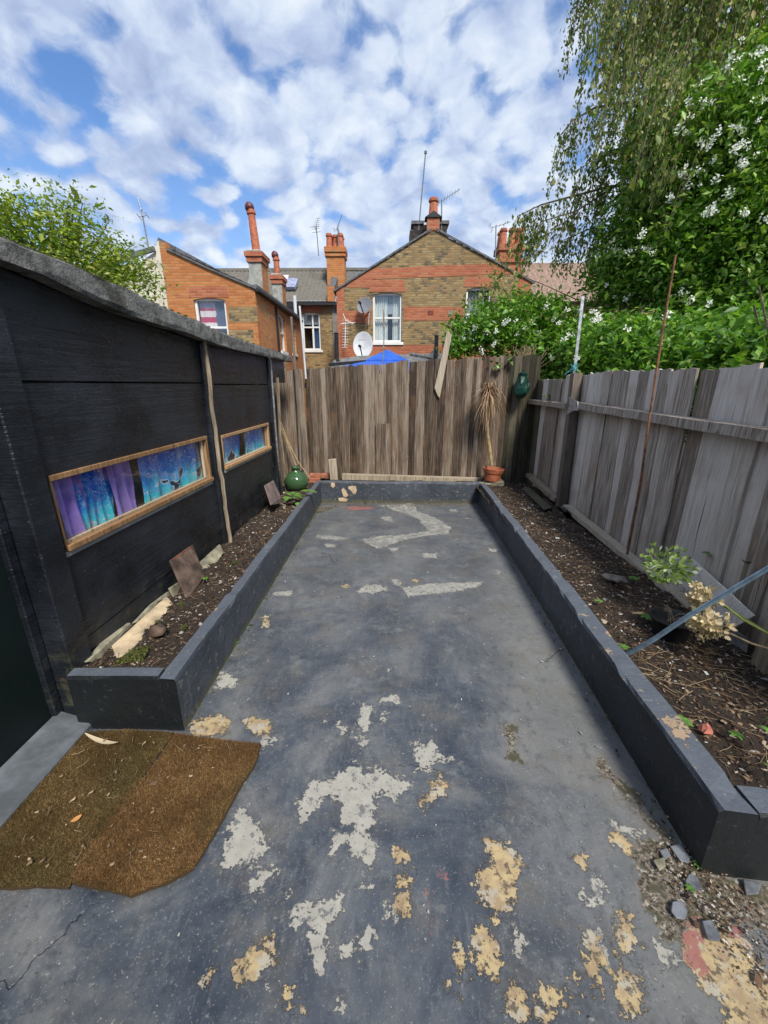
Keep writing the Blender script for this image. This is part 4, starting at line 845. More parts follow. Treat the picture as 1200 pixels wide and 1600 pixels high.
# ---------------------------------------------------------------- dead potted palm
c = PY(769,745,5.72); c.z = .285
D = thing('potted_palm', c, 'dead cordyline with withered head in a terracotta pot by the back fence', 'potted plant')
MB().lathe([(0,0),(.105,0),(.125,.11),(.135,.115),(.150,.175),(.138,.178),(.125,.12),(.115,.12),(0,.12)], c, 28, tilt=Matrix.Rotation(.08, 3, 'Y')).build('pot', M_terra, D, smooth=False)
MB().lathe([(0,.13),(.13,.13)], c, 20).build('pot_soil', M_soil, D)
tr = [PY(768,727,5.72), PY(765,700,5.72), PY(762,680,5.71), PY(761,655,5.70), PY(762,630,5.70), PY(763,612,5.70)]
MB().tube(tr, [.026,.024,.021,.022,.024,.03], 9).build('trunk', M_cane, D)
V = []; Fc = []; hd = Vector(tr[-1])
for k in range(420):
    a = random.uniform(0, 6.283); e = random.uniform(-1.3, 1.35); L = random.uniform(.16, .42); dr = Vector((math.cos(a)*math.cos(e), math.sin(a)*math.cos(e)*.8, math.sin(e))); s = dr.cross(Vector((.3, .2, 1))).normalized()*.009
    st = hd+Vector((0, 0, random.uniform(-.10, .04))); b = len(V); n = 4
    for i in range(n+1):
        f = i/n; p = st+dr*L*f*(1 if f < .5 else 1-.25*(f-.5))+Vector((0, 0, -.62*L*f*f*(1.3 if e > 0 else .9))); w = (1-f*.9); V += [p-s*w, p+s*w]
    Fc += [(b+2*i, b+2*i+1, b+2*i+3, b+2*i+2) for i in range(n)]
tag(npmesh('dead_leaves', V, Fc, M_deadl, D), kind='stuff')
o = MB().prism([PY(722+30,757,5.62), PY(788,752,5.62), PY(788,766,5.62), PY(754,764,5.62)], (0,.2,0)).build('concrete_block', M_slab, bevel=.006); tag(o, 'mossy concrete block under the terracotta pot', 'block')
# green plastic thing in the corner + tangle
c = PY(815,605,5.85); 
o = MB().lathe([(0,-.15),(.045,-.14),(.085,-.09),(.10,-.02),(.085,.05),(.07,.08),(.05,.14),(.06,.17),(.02,.2),(0,.2)], c, 18).build('green_bag', M_gren, smooth=False, jit=.009); tag(o, 'dark green netting bundle hanging in the far right fence corner', 'bundle')
# planks on soil by the fence
for px, z, lab in ((((816,765),(826,762),(862,795),(850,798)), .235, 'dark plank lying on the soil in front of the far fence post'),):
    o = MB().prism([G(u, v, z) for u, v in px], (0, 0, .018)).build('plank', M_wback2, bevel=.003); tag(o, lab, 'plank')
# ---------------------------------------------------------------- blue-grey strip, pot, glove, seed heads
P = [PX(950,1025,1.20), PX(975,1024,1.235), PX(992,1016,1.27), PX(1020,1000,1.33), PX(1075,963,1.45), PX(1200,888,1.72), PX(1330,812,2.0)]
P[-1].x = 1.98
mb = MB(); V = []; 
for i, p in enumerate(P):
    dr = (P[min(i+1, 6)]-P[max(i-1, 0)]).normalized(); u = Vector((0, 0, 1)); n = dr.cross(u).normalized(); u = n.cross(dr)
    for a, b in ((-.011,-.004),(.011,-.004),(.011,.004),(.004,.001),(-.004,.001),(-.011,.004)): V.append(p+u*a+n*b)
mb.add(V, [(i*6+k, i*6+(k+1) % 6, (i+1)*6+(k+1) % 6, (i+1)*6+k) for i in range(6) for k in range(6)]+[(0,1,2,3,4,5), (41,40,39,38,37,36)])
tag(mb.build('metal_strip', M_bluegrey), 'blue grey metal strip slanting from the low wall up to the side fence', 'metal strip')
c = G(1045,992,.22)
B_ = thing('plant_pot', c, 'low round black plastic pot with dead twigs on the right bed', 'pot')
MB().lathe([(0,0),(.085,0),(.10,.10),(.112,.10),(.115,.115),(.104,.117),(.094,.10),(0,.085)], c, 30).build('pot_body', M_bpot, B_, smooth=False)
MB().lathe([(0,.093),(.093,.09)], c, 20).build('pot_soil', M_soil, B_)
mb = MB()
for k in range(9): a = random.uniform(0, 6.28); e = c+Vector((math.cos(a)*.09, math.sin(a)*.09, .115+random.random()*.03)); mb.tube([c+Vector((random.gauss(0,.03), random.gauss(0,.03), .09)), e.lerp(c, .5)+Vector((0,0,.07)), e], .0016, 4)
mb.build('twigs', M_twig, B_)
cg = G(963,908,.26)
pts = [(-.075,-.02),(-.06,.028),(-.02,.035),(.015,.03)]; 
out = [(-.09,.0),(-.075,.035),(-.03,.042),(.01,.036),(.05,.045),(.052,.032),(.022,.022),(.062,.024),(.064,.012),(.026,.008),(.066,.004),(.066,-.008),(.026,-.008),(.058,-.018),(.056,-.028),(.018,-.02),(.012,-.05),(-.002,-.052),(-.006,-.026),(-.06,-.03)]
mg = MB().prism([cg+Vector((a*1.1*math.cos(-.5)-b*1.3*math.sin(-.5), a*1.1*math.sin(-.5)+b*1.3*math.cos(-.5), .01+.008*math.sin(a*60))) for a, b in out], (0,0,.012)).build('garden_glove', M_glove, bevel=.004); tag(mg, 'flattened dark grey glove lying on the soil of the right bed', 'glove')
def head(name, c, r, n, mat, fl, stem, smat, label, cat, tipf):
    T = thing(name, c, label, cat); V = []; Fc = []
    V2 = []
    for k in range(n):
        a = random.uniform(0, 6.283); z = random.uniform(-.75, 1); q = math.sqrt(max(0, 1-z*z)); dr = Vector((q*math.cos(a), q*math.sin(a), z)); L = r*random.uniform(.45, 1.18)*(1.15 if z > 0 else .8); s = dr.orthogonal().normalized()
        tip = c+dr*L; m_ = c+dr*L*.5+Vector((random.gauss(0, r*.05), random.gauss(0, r*.05), r*.08)); b = len(V)
        w = .0018; V += [c-s*w, c+s*w, m_-s*w, m_+s*w, tip-s*w, tip+s*w]; Fc += [(b, b+1, b+3, b+2), (b+2, b+3, b+5, b+4)]
        s2 = dr.cross(s).normalized()
        for j in range(fl):
            aa = j*6.283/fl; d2 = (dr*.9+s*math.cos(aa)*.8+s2*math.sin(aa)*.8).normalized(); e = s*math.sin(aa)-s2*math.cos(aa); b2 = len(V); l2 = r*tipf*random.uniform(.7, 1.2)
            V += [tip-e*l2*.12, tip+e*l2*.12, tip+d2*l2*.6+e*l2*.30, tip+d2*l2, tip+d2*l2*.6-e*l2*.30]; Fc += [(b2, b2+1, b2+2, b2+4), (b2+4, b2+2, b2+3, b2+3)]
    me = bpy.data.meshes.new('florets'); me.from_pydata([tuple(v) for v in V], [], [tuple(dict.fromkeys(f)) for f in Fc]); o = link('florets', me, T, mat); tag(o, kind='stuff')
    MB().tube(stem, .0055, 7).build('stem', smat, T, smooth=True); return T
h1 = PX(1042,890,1.66); head('agapanthus_head', h1, .115, 80, M_agap, 3, [h1, PX(1085,915,1.70), PX(1130,946,1.75), PX(1215,998,1.83)], M_stem, 'green agapanthus seed head with white petals, furthest of the three heads', 'flower head', .34)
h2 = PX(1098,936,1.62); head('agapanthus_head', h2, .060, 80, M_paled, 4, [h2, PX(1125,940,1.66), PX(1160,968,1.70), PX(1225,1004,1.80)], M_stem, 'upper dried straw coloured seed head touching the metal strip', 'flower head', .42)
h3 = PX(1106,978,1.58); head('agapanthus_head', h3, .070, 95, M_paled, 4, [h3, PX(1140,990,1.62), PX(1175,1006,1.66), PX(1235,1024,1.75)], M_twig, 'lower dried straw coloured seed head over the black pot', 'flower head', .42)
# strap leaves at the right edge
S_ = thing('strap_leaf_plant', PX(1215,1200,1.42), 'clump of bright green strap leaves at the near right edge', 'plant')
for (a, b, X) in (((1210,1165),(1168,1140),1.42), ((1215,1140),(1180,1135),1.45), ((1230,1215),(1155,1203),1.36), ((1225,1185),(1192,1195),1.4), ((1240,1250),(1178,1250),1.34), ((1235,1205),(1188,1210),1.38), ((1228,1160),(1195,1155),1.44)):
    p, q = PX(*a, X), PX(*b, X-.03); d_ = q-p; s = d_.cross(Vector((0,0,1))).normalized()*.009; V = []
    for i in range(6):
        f = i/5; c_ = p+d_*f+Vector((0,0,.05*math.sin(f*3.1))); w = (1-f**3*.95); V += [c_-s*w, c_+Vector((0,0,-.003)), c_+s*w]
    npmesh('leaf', V, [(i*3+k, i*3+k+1, i*3+k+4, i*3+k+3) for i in range(5) for k in (0,1)], M_leafp, S_, smooth=True)
WL = ['weed on the soil just behind the flaking wall top','weed seedling right of the red lump','bright weed tuft at the foot of the right planter end','small weed in the rubble beside the slate flakes','weed growing left of the black pot','tiny weed beside the lower end of the metal strip','weed sprouting next to the dark glove','furthest weed in the right bed, before the rod','weed in the joint under the left planter wall','weed near the brown clay tile']
for wi, (u, v, z, n, r) in enumerate(((1062,1130,.27,9,.035),(1150,880+270,.27,6,.02),(1090,1352,.01,8,.012),(1078,1390,.01,7,.012),(1010,965,.26,8,.03),(975,1012,.28,8,.02),(990,905,.24,7,.03),(935,940,.27,6,.02),(370,1005,.005,6,.012),(320,905,.26,6,.02))):
    c = G(u, v, z); W_ = thing('weed', c, WL[wi], 'weed', 'weeds')
    leaves_at('leaf', [c+Vector((0,0,.004))]*n, [(math.cos(k*2.4), math.sin(k*2.4), .4) for k in range(n)], r*1.4, r*.6, M_leafp, W_)
# loose slates in the near right corner
for k, (px, lab) in enumerate(((((1046,1323),(1062,1320),(1078,1340),(1076,1350),(1062,1346)),'loose dark slate chip touching the right planter end'),(((1076,1366),(1090,1372),(1098,1390),(1086,1393),(1070,1378)),'oval slate flake beside the green weed'),(((1050,1410),(1065,1408),(1074,1425),(1070,1438),(1056,1436),(1048,1425)),'dark rounded slate flake in the rubble'),(((1096,1440),(1110,1438),(1124,1460),(1125,1472),(1105,1470)),'pale blue grey slate flake on the pinkish patch'),(((1020,1345),(1038,1340),(1040,1355),(1030,1362)),'small pale stone chip in the rubble'),(((1160,1375),(1190,1380),(1185,1398),(1165,1400)),'dusty flat stone at the foot of the right planter'),(((1030,1330),(1042,1326),(1048,1338),(1038,1345)),'small slate shard at the edge of the rubble'))):
    o = MB().prism([G(u, v, .008) for u, v in px], (0,0,.006)).build('slate_flake', M_fslate if k != 4 else M_slab, bevel=.002); tag(o, lab, 'stone flake')
o = MB().lathe([(0,-.01),(.02,0),(.024,.012),(.014,.026),(0,.028)], G(1103,1142,.25), 8).build('brick_lump', M_simple('red_lump',(.38,.13,.09),.9,20,.4,.4), jit=.004); tag(o, 'small red brick lump in the soil of the right bed', 'lump')
# ---------------------------------------------------------------- houses behind the back fence
def xz(u, v, Y): p = PY(u, v, Y); return (p.x, p.z)
def sash(house, x0, x1, z0, z1, Y, depth=.09, flip=None, arch=.0, mull=False, top=.5, fn=None):
    """sliding sash window set back in its opening; fn maps (a, d, z) to a point"""
    fn = fn or (lambda a, d, z: (a, Y+d, z))
    def bx(mb, a0, a1, d0, d1, c0, c1):
        vs = [fn(a, d, c) for c in (c0, c1) for a, d in ((a0, d0), (a1, d0), (a1, d1), (a0, d1))]
        mb.add(vs, [(0,3,2,1),(4,5,6,7),(0,1,5,4),(1,2,6,5),(2,3,7,6),(3,0,4,7)])
    f = MB(); w = .07; zm = z0+(z1-z0)*top; d0, d1 = depth-.02, depth+.05
    bx(f, x0, x0+w, d0, d1, z0, z1); bx(f, x1-w, x1, d0, d1, z0, z1); bx(f, x0+w, x1-w, d0, d1, z1-w, z1); bx(f, x0+w, x1-w, d0, d1, z0, z0+w); bx(f, x0+w, x1-w, d0-.01, d1-.01, zm-.03, zm+.03)
    if mull: xm = x0+(x1-x0)*.58; bx(f, xm-.04, xm+.04, d0+.004, d1-.02, z0+w, zm-.03); bx(f, xm-.03, xm+.03, d0+.004, d1-.02, zm+.03, z1-w)
    fo = f.build('window', M_white, house, bevel=.004)
    p = MB(); bx(p, x0+w, x1-w, depth+.01, depth+.015, z0+w, zm-.03); p.build('pane', M_glass, fo)
    p = MB(); bx(p, x0+w, x1-w, depth+.02, depth+.025, zm+.03, z1-w); p.build('pane', M_glass, fo)
    s = MB(); bx(s, x0-.07, x1+.07, -.05, depth, z0-.10, z0-.002); s.build('sill', M_white, fo, bevel=.004)
    return fo
def tiled(name, p0, p1, q0, q1, rows, cols, mat, par, step=.035, wave=.02, smooth=False):
    """roof plane p0-p1 eaves, q0-q1 ridge with stepped courses and rounded rolls as real relief"""
    p0, p1, q0, q1 = map(Vector, (p0, p1, q0, q1)); nrm = (p1-p0).cross(q0-p0).normalized()
    if nrm.z < 0: nrm = -nrm
    V = []; ks = cols*4
    for r in range(rows):
        for e, h in ((0, step), (1, 0)):
            f = (r+e)/rows; a = p0.lerp(q0, f); b = p1.lerp(q1, f)
            for k in range(ks+1):
                g2 = k/ks; V.append(a.lerp(b, g2)+nrm*(h+wave*(.5+.5*math.sin(k*math.pi/2))+random.gauss(0, .003)))
    i_ = np.arange(len(V)).reshape(rows*2, ks+1); Fc = np.stack([i_[:-1, :-1], i_[:-1, 1:], i_[1:, 1:], i_[1:, :-1]], -1).reshape(-1, 4)
    return npmesh(name, V, Fc, mat, par)
def chimney(par, x0, x1, y0, y1, z0, z1, mats, capm=None, corb=.05):
    m = MB().box(x0, x1, y0, y1, z0, z1-.3); o = m.build('chimney', mats, par)
    c = MB().box(x0-corb, x1+corb, y0-corb, y1+corb, z1-.3, z1-.16); c.box(x0-corb*1.9, x1+corb*1.9, y0-corb*1.9, y1+corb*1.9, z1-.158, z1-.03); c.build('corbel', M_rd_x, o)
    MB().box(x0-corb*.5, x1+corb*.5, y0-corb*.5, y1+corb*.5, z1-.028, z1+.03).build('flaunching', capm or M_render, o, bevel=.02)
    return o
def pot(par, x, y, z, h, r, mat=M_terra, cowl=False, lean=0, nm='chimney_pot'):
    pr = [(r*1.12, 0), (r*1.02, .06), (r*.95, h*.5), (r*.86, h-.12), (r*1.12, h-.11), (r*1.14, h-.06), (r*.92, h-.05), (r*.92, h), (r*.74, h), (r*.74, h-.2)]
    o = MB().lathe(pr, (x, y, z), 16, tilt=Matrix.Rotation(lean, 3, 'Y')).build(nm, mat, par, smooth=False)
    if cowl:
        mb = MB(); c = Vector((x+math.sin(lean)*h, y, z+h)); mb.lathe([(r*1.0,0),(r*1.15,.05),(r*1.0,.13),(r*.5,.19),(0,.2)], c+Vector((-.02,0,-.0)), 14, tilt=Matrix.Rotation(-.25, 3, 'Y')); mb.build('cowl', M_simple('dark_cowl', (.12,.03,.03), .5), par)
    return o
# --- main gable house
YG = 16.0
H3 = thing('brick_house', (1.4, 17.5, 0), 'stock brick house with red bands and pointed gable facing the garden', 'house')
gl = [(-1.98, -.1), (-1.98, 4.78), (1.30, 6.56), (1.50, 6.56), (4.86, 5.02), (4.86, -.1)]
W1 = (-.69, .35, 3.08, 4.70); W2 = (2.62, 3.50, 3.15, 4.85)
def hole(w, arch=.06): return [(w[0], w[2]), (w[1], w[2]), (w[1], w[3]-arch), ((w[0]*.3+w[1]*.7), w[3]), ((w[0]*.7+w[1]*.3), w[3]), (w[0], w[3]-arch)]
MB().wall(gl, [hole(W1), hole(W2)], .22, lambda a, b, d: Vector((a, YG+d, b))).build('gable_wall', M_yl_x, H3)
MB().box(-1.98, -1.76, YG+.222, 19.4, -.1, 4.78).build('side_wall', M_rd_y, H3); MB().box(4.64, 4.86, YG+.222, 19.4, -.1, 4.95).build('side_wall', M_rd_y, H3)
for w, m_ in ((W1, 0), (W2, 0)): sash(H3, w[0], w[1], w[2], w[3], YG)
# arched head infill
def band(pts, par, Y, th=.008, mat=None, nm='brick_band', fx=None):
    return MB().prism([(a, Y-th, b) for a, b in pts], (0, th-.001, 0)).build(nm, mat or M_rd_x, par)
band([(-1.62,4.99),(-1.62,4.86),(-.69,4.86),(-.69,5.12),(4.3,5.28),(4.02,5.42),(3.6,5.60),(-.60,5.46),(-.95,5.33)], H3, YG, .010)
band([(-.82,4.72),(.47,4.72),(.40,5.10),(-.72,5.10)], H3, YG, .014, nm='window_arch')
band([(2.5,4.87),(3.62,4.87),(3.55,5.2),(2.57,5.2)], H3, YG, .014, nm='window_arch')
band([(-1.70,3.72),(-.75,3.72),(-.75,4.12),(-1.70,4.12)], H3, YG); band([(.42,3.80),(2.55,3.80),(2.55,4.24),(.42,4.24)], H3, YG)
band([(-1.70,2.2),(4.6,2.2),(4.6,2.98),(-1.70,2.98)], H3, YG)
band([(-1.98,0),(-1.71,0),(-1.71,4.93),(-1.98,4.78)], H3, YG, .012, nm='quoin'); band([(4.42,2.99),(4.86,2.99),(4.86,5.02),(4.42,5.22)], H3, YG, .012, nm='quoin')
for a, nm_ in ((1.28, M_simple('dark_red_vent', (.20,.05,.035), .8)), (2.0, M_slab)):
    MB().box(a, a+.2, YG-.022, YG-.0125, 3.98, 4.12).build('air_brick', nm_, H3)
# verge and roof planes
for a, b in (((-2.08, 4.72), (1.33, 6.60)), ((4.98, 4.95), (1.47, 6.60))):
    MB().bar((a[0], YG-.03, a[1]+.03), (b[0], YG-.03, b[1]+.03), .055, .06, up=(0, 1, 0)).build('verge', M_slate, H3)
tiled('roof', (-2.1, YG+.05, 4.75), (-2.1, 19.5, 4.75), (1.4, YG+.05, 6.62), (1.4, 19.5, 6.62), 14, 18, M_slate, H3, .02, .004)
tiled('roof', (4.98, YG+.05, 4.98), (4.98, 19.5, 4.98), (1.4, YG+.05, 6.62), (1.4, 19.5, 6.62), 14, 18, M_slate, H3, .02, .004)
ch = MB().box(1.18, 1.60, YG+.1, YG+.5, 6.45, 7.02).build('chimney', M_rd_x, H3); MB().prism([(1.10, YG+.05, 7.0), (1.68, YG+.05, 7.0), (1.39, YG+.05, 7.18)], (0, .5, 0)).build('cap', M_dark, ch)
pot(ch, 1.39, YG+.3, 7.1, .52, .15)
c_ = MB().box(.75, 1.95, YG+.9, YG+1.4, 6.2, 7.05).build('chimney', M_simple('sooty_brick', (.045,.038,.033), .95, 12, .5, .6), H3, bevel=.01); MB().box(.67, 1.12, YG+.85, YG+1.45, 7.06, 7.16).build('cap', M_slate, c_); MB().box(1.7, 2.02, YG+.85, YG+1.45, 7.06, 7.16).build('cap', M_slate, c_)
MB().box(.62, 1.0, YG+.8, YG+1.5, 6.3, 6.85).build('stack_shoulder', M_simple('sooty_brick', (0,0,0)), c_)
# room behind the windows and what hangs there
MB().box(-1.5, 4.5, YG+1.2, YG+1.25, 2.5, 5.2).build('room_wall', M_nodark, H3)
def drape(name, label, x0, x1, z0, z1, y, mat, folds=6, amp=.03, cat='curtain'):
    n, m_ = 36, 5; V = [(x0+(x1-x0)*i/n, y+amp*math.sin(i/n*folds*6.283)+.3*amp*math.sin(i*1.7), z0+(z1-z0)*j/m_) for j in range(m_+1) for i in range(n+1)]
    i_ = np.arange(len(V)).reshape(m_+1, n+1); return tag(npmesh(name, V, np.stack([i_[:-1, :-1], i_[:-1, 1:], i_[1:, 1:], i_[1:, :-1]], -1).reshape(-1, 4), mat, smooth=True), label, cat)
drape('curtain', 'left white curtain behind the gable house sash window', -.66, -.16, 3.1, 4.66, YG+.24, M_net, 7)
drape('curtain', 'right white curtain behind the gable house sash window', .02, .33, 3.1, 4.66, YG+.24, M_net, 4)
drape('blind', 'grey blue blind across the top of the gable house sash window', -.15, .03, 4.05, 4.66, YG+.28, M_grayc, 1, .005, 'blind')
drape('curtain', 'grey curtain behind the right window half hidden by leaves', 2.66, 3.3, 3.2, 4.8, YG+.24, M_grayc, 5)
# dishes and aerials
def dish(name, c, rx, rz, facing, mat, label, arm=.35):
    T = thing(name, c, label, 'satellite dish'); f = Vector(facing).normalized(); s = f.cross(Vector((0,0,1))).normalized(); u = s.cross(f); V = []; n = 28; rr = [0, .35, .7, 1.0, 1.03, .98, .6, 0]; dd = [-.10, -.088, -.05, .0, .004, -.02, -.08, -.125]
    mb = MB(); sc = max(rx, rz)
    for r_, d_ in zip(rr, dd):
        for k in range(n): a = 6.2832*k/n; V.append(c+s*(rx*r_*math.cos(a))+u*(rz*r_*math.sin(a))+f*(d_*sc*2))
    mb.add(V, [(i*n+k, i*n+(k+1) % n, (i+1)*n+(k+1) % n, (i+1)*n+k) for i in range(len(rr)-1) for k in range(n)]); mb.build('reflector', mat, T, smooth=True)
    e = c-u*rz*.25+f*arm; MB().bar(c-u*rz*1.05-f*.03, e, .03, .03).tube([e-f*.05, e+f*.06], .045, 8).build('feed_arm', M_dark, T)
    MB().tube([c-f*.22*sc-u*.02, c-f*.45-u*.05], .03, 8).tube([c-f*.45-u*.05, c-f*.45-u*.5], .025, 8).build('mount', M_galv, T); return T
p = PY(569, 477, 15.6); dish('satellite_dish', p, .27, .27, (-.35, -.9, .25), M_dishg, 'small grey satellite dish on the brick wall left of the sash window')
p = PY(567, 539, 14.6); dish('satellite_dish', p, .34, .41, (-.25, -.95, .12), M_dishw, 'large pale oval satellite dish standing above the blue canopy', .3)
dw = [o for o in COL.objects if o.get('label', '').startswith('large pale oval')][0]
p2 = PY(567, 539, 14.53)
for k in range(6): MB().box(p2.x-.12+k*.045, p2.x-.10+k*.045, p2.y-.055, p2.y-.05, p2.z+.12+(.02 if k % 2 else 0), p2.z+.165).build('dish_mark', M_dishg, dw)
def aerial(name, label, base, top, boom_dir, bl, n, el=.18, extra=False):
    T = thing(name, base, label, 'aerial'); base, top = Vector(base), Vector(top); MB().tube([base, top], .022, 6).build('mast', M_gwire, T)
    bd = Vector(boom_dir).normalized(); a = top-bd*bl*.25+Vector((0,0,-.04)); b = a+bd*bl; mb = MB().tube([a, b], .013, 5); s = bd.cross(Vector((0, .25, 1))).normalized()
    for k in range(n): q = a.lerp(b, (k+.3)/n); l = el*(1-.4*k/n); mb.tube([q-s*l, q+s*l], .007, 4)
    q = a; u = s.cross(bd)
    for j in (-1, 1): mb.tube([q+u*j*.12-s*el*1.2, q+u*j*.12+s*el*1.2], .009, 4); mb.tube([q, q+u*j*.12], .009, 4)
    mb.build('elements', M_gwire, T); return T
v3 = lambda u, v, Y: PY(u, v, Y)
o = MB().tube([v3(653,372,16.9), v3(665,238,16.9)], .022, 6).tube([v3(665,240,16.9), v3(665,236,16.9)], .05, 6).build('tall_mast', M_gwire); tag(o, 'very tall thin mast leaning beside the gable chimney', 'mast')
aerial('aerial', 'television aerial on a pole right of the gable apex chimney', v3(690,363,16.9), v3(690,312,16.9), (.75, .1, .45), 1.0, 9)
aerial('aerial', 'aerial on the left of the middle chimney', v3(498,400,20.6), v3(494,352,20.6), (.05, .4, .5), .8, 6, .17)
aerial('aerial', 'aerial with slanted boom right of the middle chimney', v3(529,400,20.6), v3(528,352,20.6), (.35, .2, .9), .7, 6, .12)
aerial('aerial', 'aerial on thin leaning mast above the leftmost house', v3(233,392,14.5), v3(221,328,14.5), (-.25, .2, .9), .55, 5, .12)
aerial('aerial', 'aerial reaching towards the right hand chimney through the birch twigs', v3(774,405,19.5), v3(775,352,19.5), (.9, .2, .3), .9, 5, .10)
# broken white aerial hanging on the wall left of the big dish
T = thing('aerial', v3(538,525,15.7), 'white many-pronged aerial fixed upright on the red brick wall', 'aerial'); mb = MB(); a, b = v3(540,500,15.75), v3(539,543,15.75); mb.tube([a, b], .014, 5)
for k in range(11): q = a.lerp(b, k/10); mb.tube([q-Vector((.11,0,0)), q+Vector((.11,0,0))], .008, 4)
mb.tube([v3(536,490,15.7), v3(540,500,15.7), v3(552,506,15.7)], .014, 5).tube([v3(532,506,15.7), v3(556,504,15.7)], .012, 5).build('prongs', M_white, T)
# lean-to roof, blue canopy, vent pipes
o = MB().prism([v3(515,571,12.2), v3(522,562,12.4), v3(560,556,13.2), v3(690,552,13.2), v3(690,566,12.2), v3(600,580,12)], (0, 0, -.06)).build('lean_to_roof', M_felt); tag(o, 'low grey felt lean-to roof edge behind the back fence', 'roof')
o = MB().prism([v3(513,567,11.9), v3(575,562,11.9), v3(575,566,11.9), v3(514,572,11.9)], (0,.15,0)).build('gutter', M_dark, bevel=.01); tag(o, 'black gutter edge below the large dish', 'gutter')
T = thing('blue_canopy', v3(603,560,9.6), 'bright blue two tier garden canopy peeking over the back fence', 'canopy')
pk = v3(602,548,9.8); q_ = [v3(572,562,9.0), v3(637,560,9.0)]; zt_ = q_[0].z; hw = (q_[1].x-q_[0].x)/2; cx = (q_[0].x+q_[1].x)/2
cor = [Vector((cx-hw, 9.0, zt_)), Vector((cx+hw, 9.0, zt_)), Vector((cx+hw, 9.0+2*hw, zt_)), Vector((cx-hw, 9.0+2*hw, zt_))]; apx = Vector((cx, 9.0+hw, pk.z))
MB().add([apx]+cor+[c-Vector((0,0,.05)) for c in cor], [(0,1,2),(0,2,3),(0,3,4),(0,4,1)]+[(1+i, 1+(i+1)%4, 5+(i+1)%4, 5+i) for i in range(4)]).build('upper_tier', M_blue, T)
big_ = [cx+s*.86 for s in (-1, 1)]; lo = zt_-.16; cor2 = [Vector((big_[0], 8.2, lo)), Vector((big_[1], 8.2, lo)), Vector((big_[1], 10.5, lo)), Vector((big_[0], 10.5, lo))]; cor1 = [c*1-Vector((0,0,.03)) for c in cor]
MB().add(cor1+cor2+[c-Vector((0,0,.08)) for c in cor2], [(i, (i+1)%4, 4+(i+1)%4, 4+i) for i in range(4)]+[(4+i, 4+(i+1)%4, 8+(i+1)%4, 8+i) for i in range(4)]+[(0,1,2,3)]).build('lower_tier', M_blue, T)
for c in cor2: MB().box(c.x-.02, c.x+.02, c.y-.02, c.y+.02, 0, lo-.08).build('canopy_leg', M_dark, T)
for (u, v0, v1, Y, r, lab) in ((681,524,560,12.0,.055,'short black vent pipe right of the blue canopy'),(527,520,572,12.5,.06,'black vent pipe in front of the narrow window')):
    a, b = v3(u, v1, Y), v3(u, v0, Y); o = MB().lathe([(r,0),(r,(b-a).z*.12),(r*1.25,(b-a).z*.13),(r*1.25,(b-a).z*.2),(r,(b-a).z*.21),(r,(b-a).z-.03),(r*1.12,(b-a).z-.02),(r*1.12,(b-a).z),(r*.8,(b-a).z),(r*.8,(b-a).z-.1)], a, 14).tube([a-Vector((0,0,a.z)), a], r*.9, 10).build('vent_pipe', M_dark); tag(o, lab, 'pipe')
o = MB().prism([v3(667,558,12), v3(680,543,12), v3(680,562,12)], (0,.3,0)).tube([v3(640,553,12.1), v3(676,559,12.1)], .05, 6).build('flashing', M_felt); tag(o, 'grey upturned flashing beside the black vent pipe', 'flashing')
# --- left orange house
YL_ = 13.0
H1 = thing('brick_house', (-5.2, 15, 0), 'orange brick house on the left with a sloping roof edge and a window', 'house')
c1 = lambda u, v: xz(u, v, YL_)
tl, tr_ = c1(250, 377), c1(400, 453); tl2 = c1(262, 391); mid_ = c1(330, 423)
X1 = -3.97; W0 = (-5.80, -4.86, 2.65, 4.0)
gl1 = [(-6.56, -.1), (-6.56, tl[1]), (-6.38, tl[1]-.02), (-6.34, tl2[1]), (mid_[0], mid_[1]), (X1, tr_[1]), (X1, -.1)]
MB().wall(gl1, [hole(W0, .05)], .22, lambda a, b, d: Vector((a, YL_+d, b))).build('front_wall', M_or_x, H1)
sash(H1, *W0, YL_, mull=False, top=.42)
ax = [13.25, 18.95]
SW = [(15.55, 16.35, 2.75, 4.0), (17.3, 18.0, 2.8, 3.9)]
MB().wall([(YL_+.222, -.1), (19.4, -.1), (19.4, 4.17), (YL_+.222, 4.17)], [hole(w, .05) for w in SW], -.22, lambda a, b, d: Vector((X1+d, a, b))).build('side_wall', M_or_y, H1)
for w in SW: sash(H1, *w, 0, fn=lambda a, d, z: (X1-d, a, z))
MB().box(X1-.6, X1-.55, 14, 19, 2, 4.1).build('room_wall', M_net, H1)
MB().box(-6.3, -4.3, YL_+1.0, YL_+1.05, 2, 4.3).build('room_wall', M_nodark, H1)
# verge tiles, gutter, roof
MB().bar((-6.36, YL_-.03, tl2[1]+.03), (mid_[0], YL_-.03, mid_[1]+.03), .05, .05, up=(0,1,0)).bar((mid_[0], YL_-.03, mid_[1]+.03), (X1+.06, YL_-.03, tr_[1]+.03), .05, .05, up=(0,1,0)).build('verge', M_slate, H1)
MB().bar((X1+.09, YL_-.05, 4.19), (X1+.09, 19.0, 4.19), .12, .09).build('gutter', M_dark, H1, bevel=.01)
MB().bar((X1+.02, YL_, 4.30), (X1+.02, 19.0, 4.30), .10, .10).build('fascia', M_slate, H1)
tiled('roof', (X1+.04, YL_+.02, 4.27), (X1+.04, 19.3, 4.27), (-6.34, YL_+.02, tl2[1]+.05), (-6.34, 19.3, tl2[1]+.05), 12, 20, M_slate, H1, .02, .004)
r0 = [v3(250,375,13.5), v3(263,383,13.5), v3(300,402,13.5), v3(337,424,13.5), v3(266,396,13.5)]
MB().prism(r0, (0,.2,0)).build('parapet_slates', M_slate, H1)
MB().bar(v3(247,374,13.35), v3(340,424,13.35), .10, .05, up=(0,1,0)).build('parapet_coping', M_slate, H1)
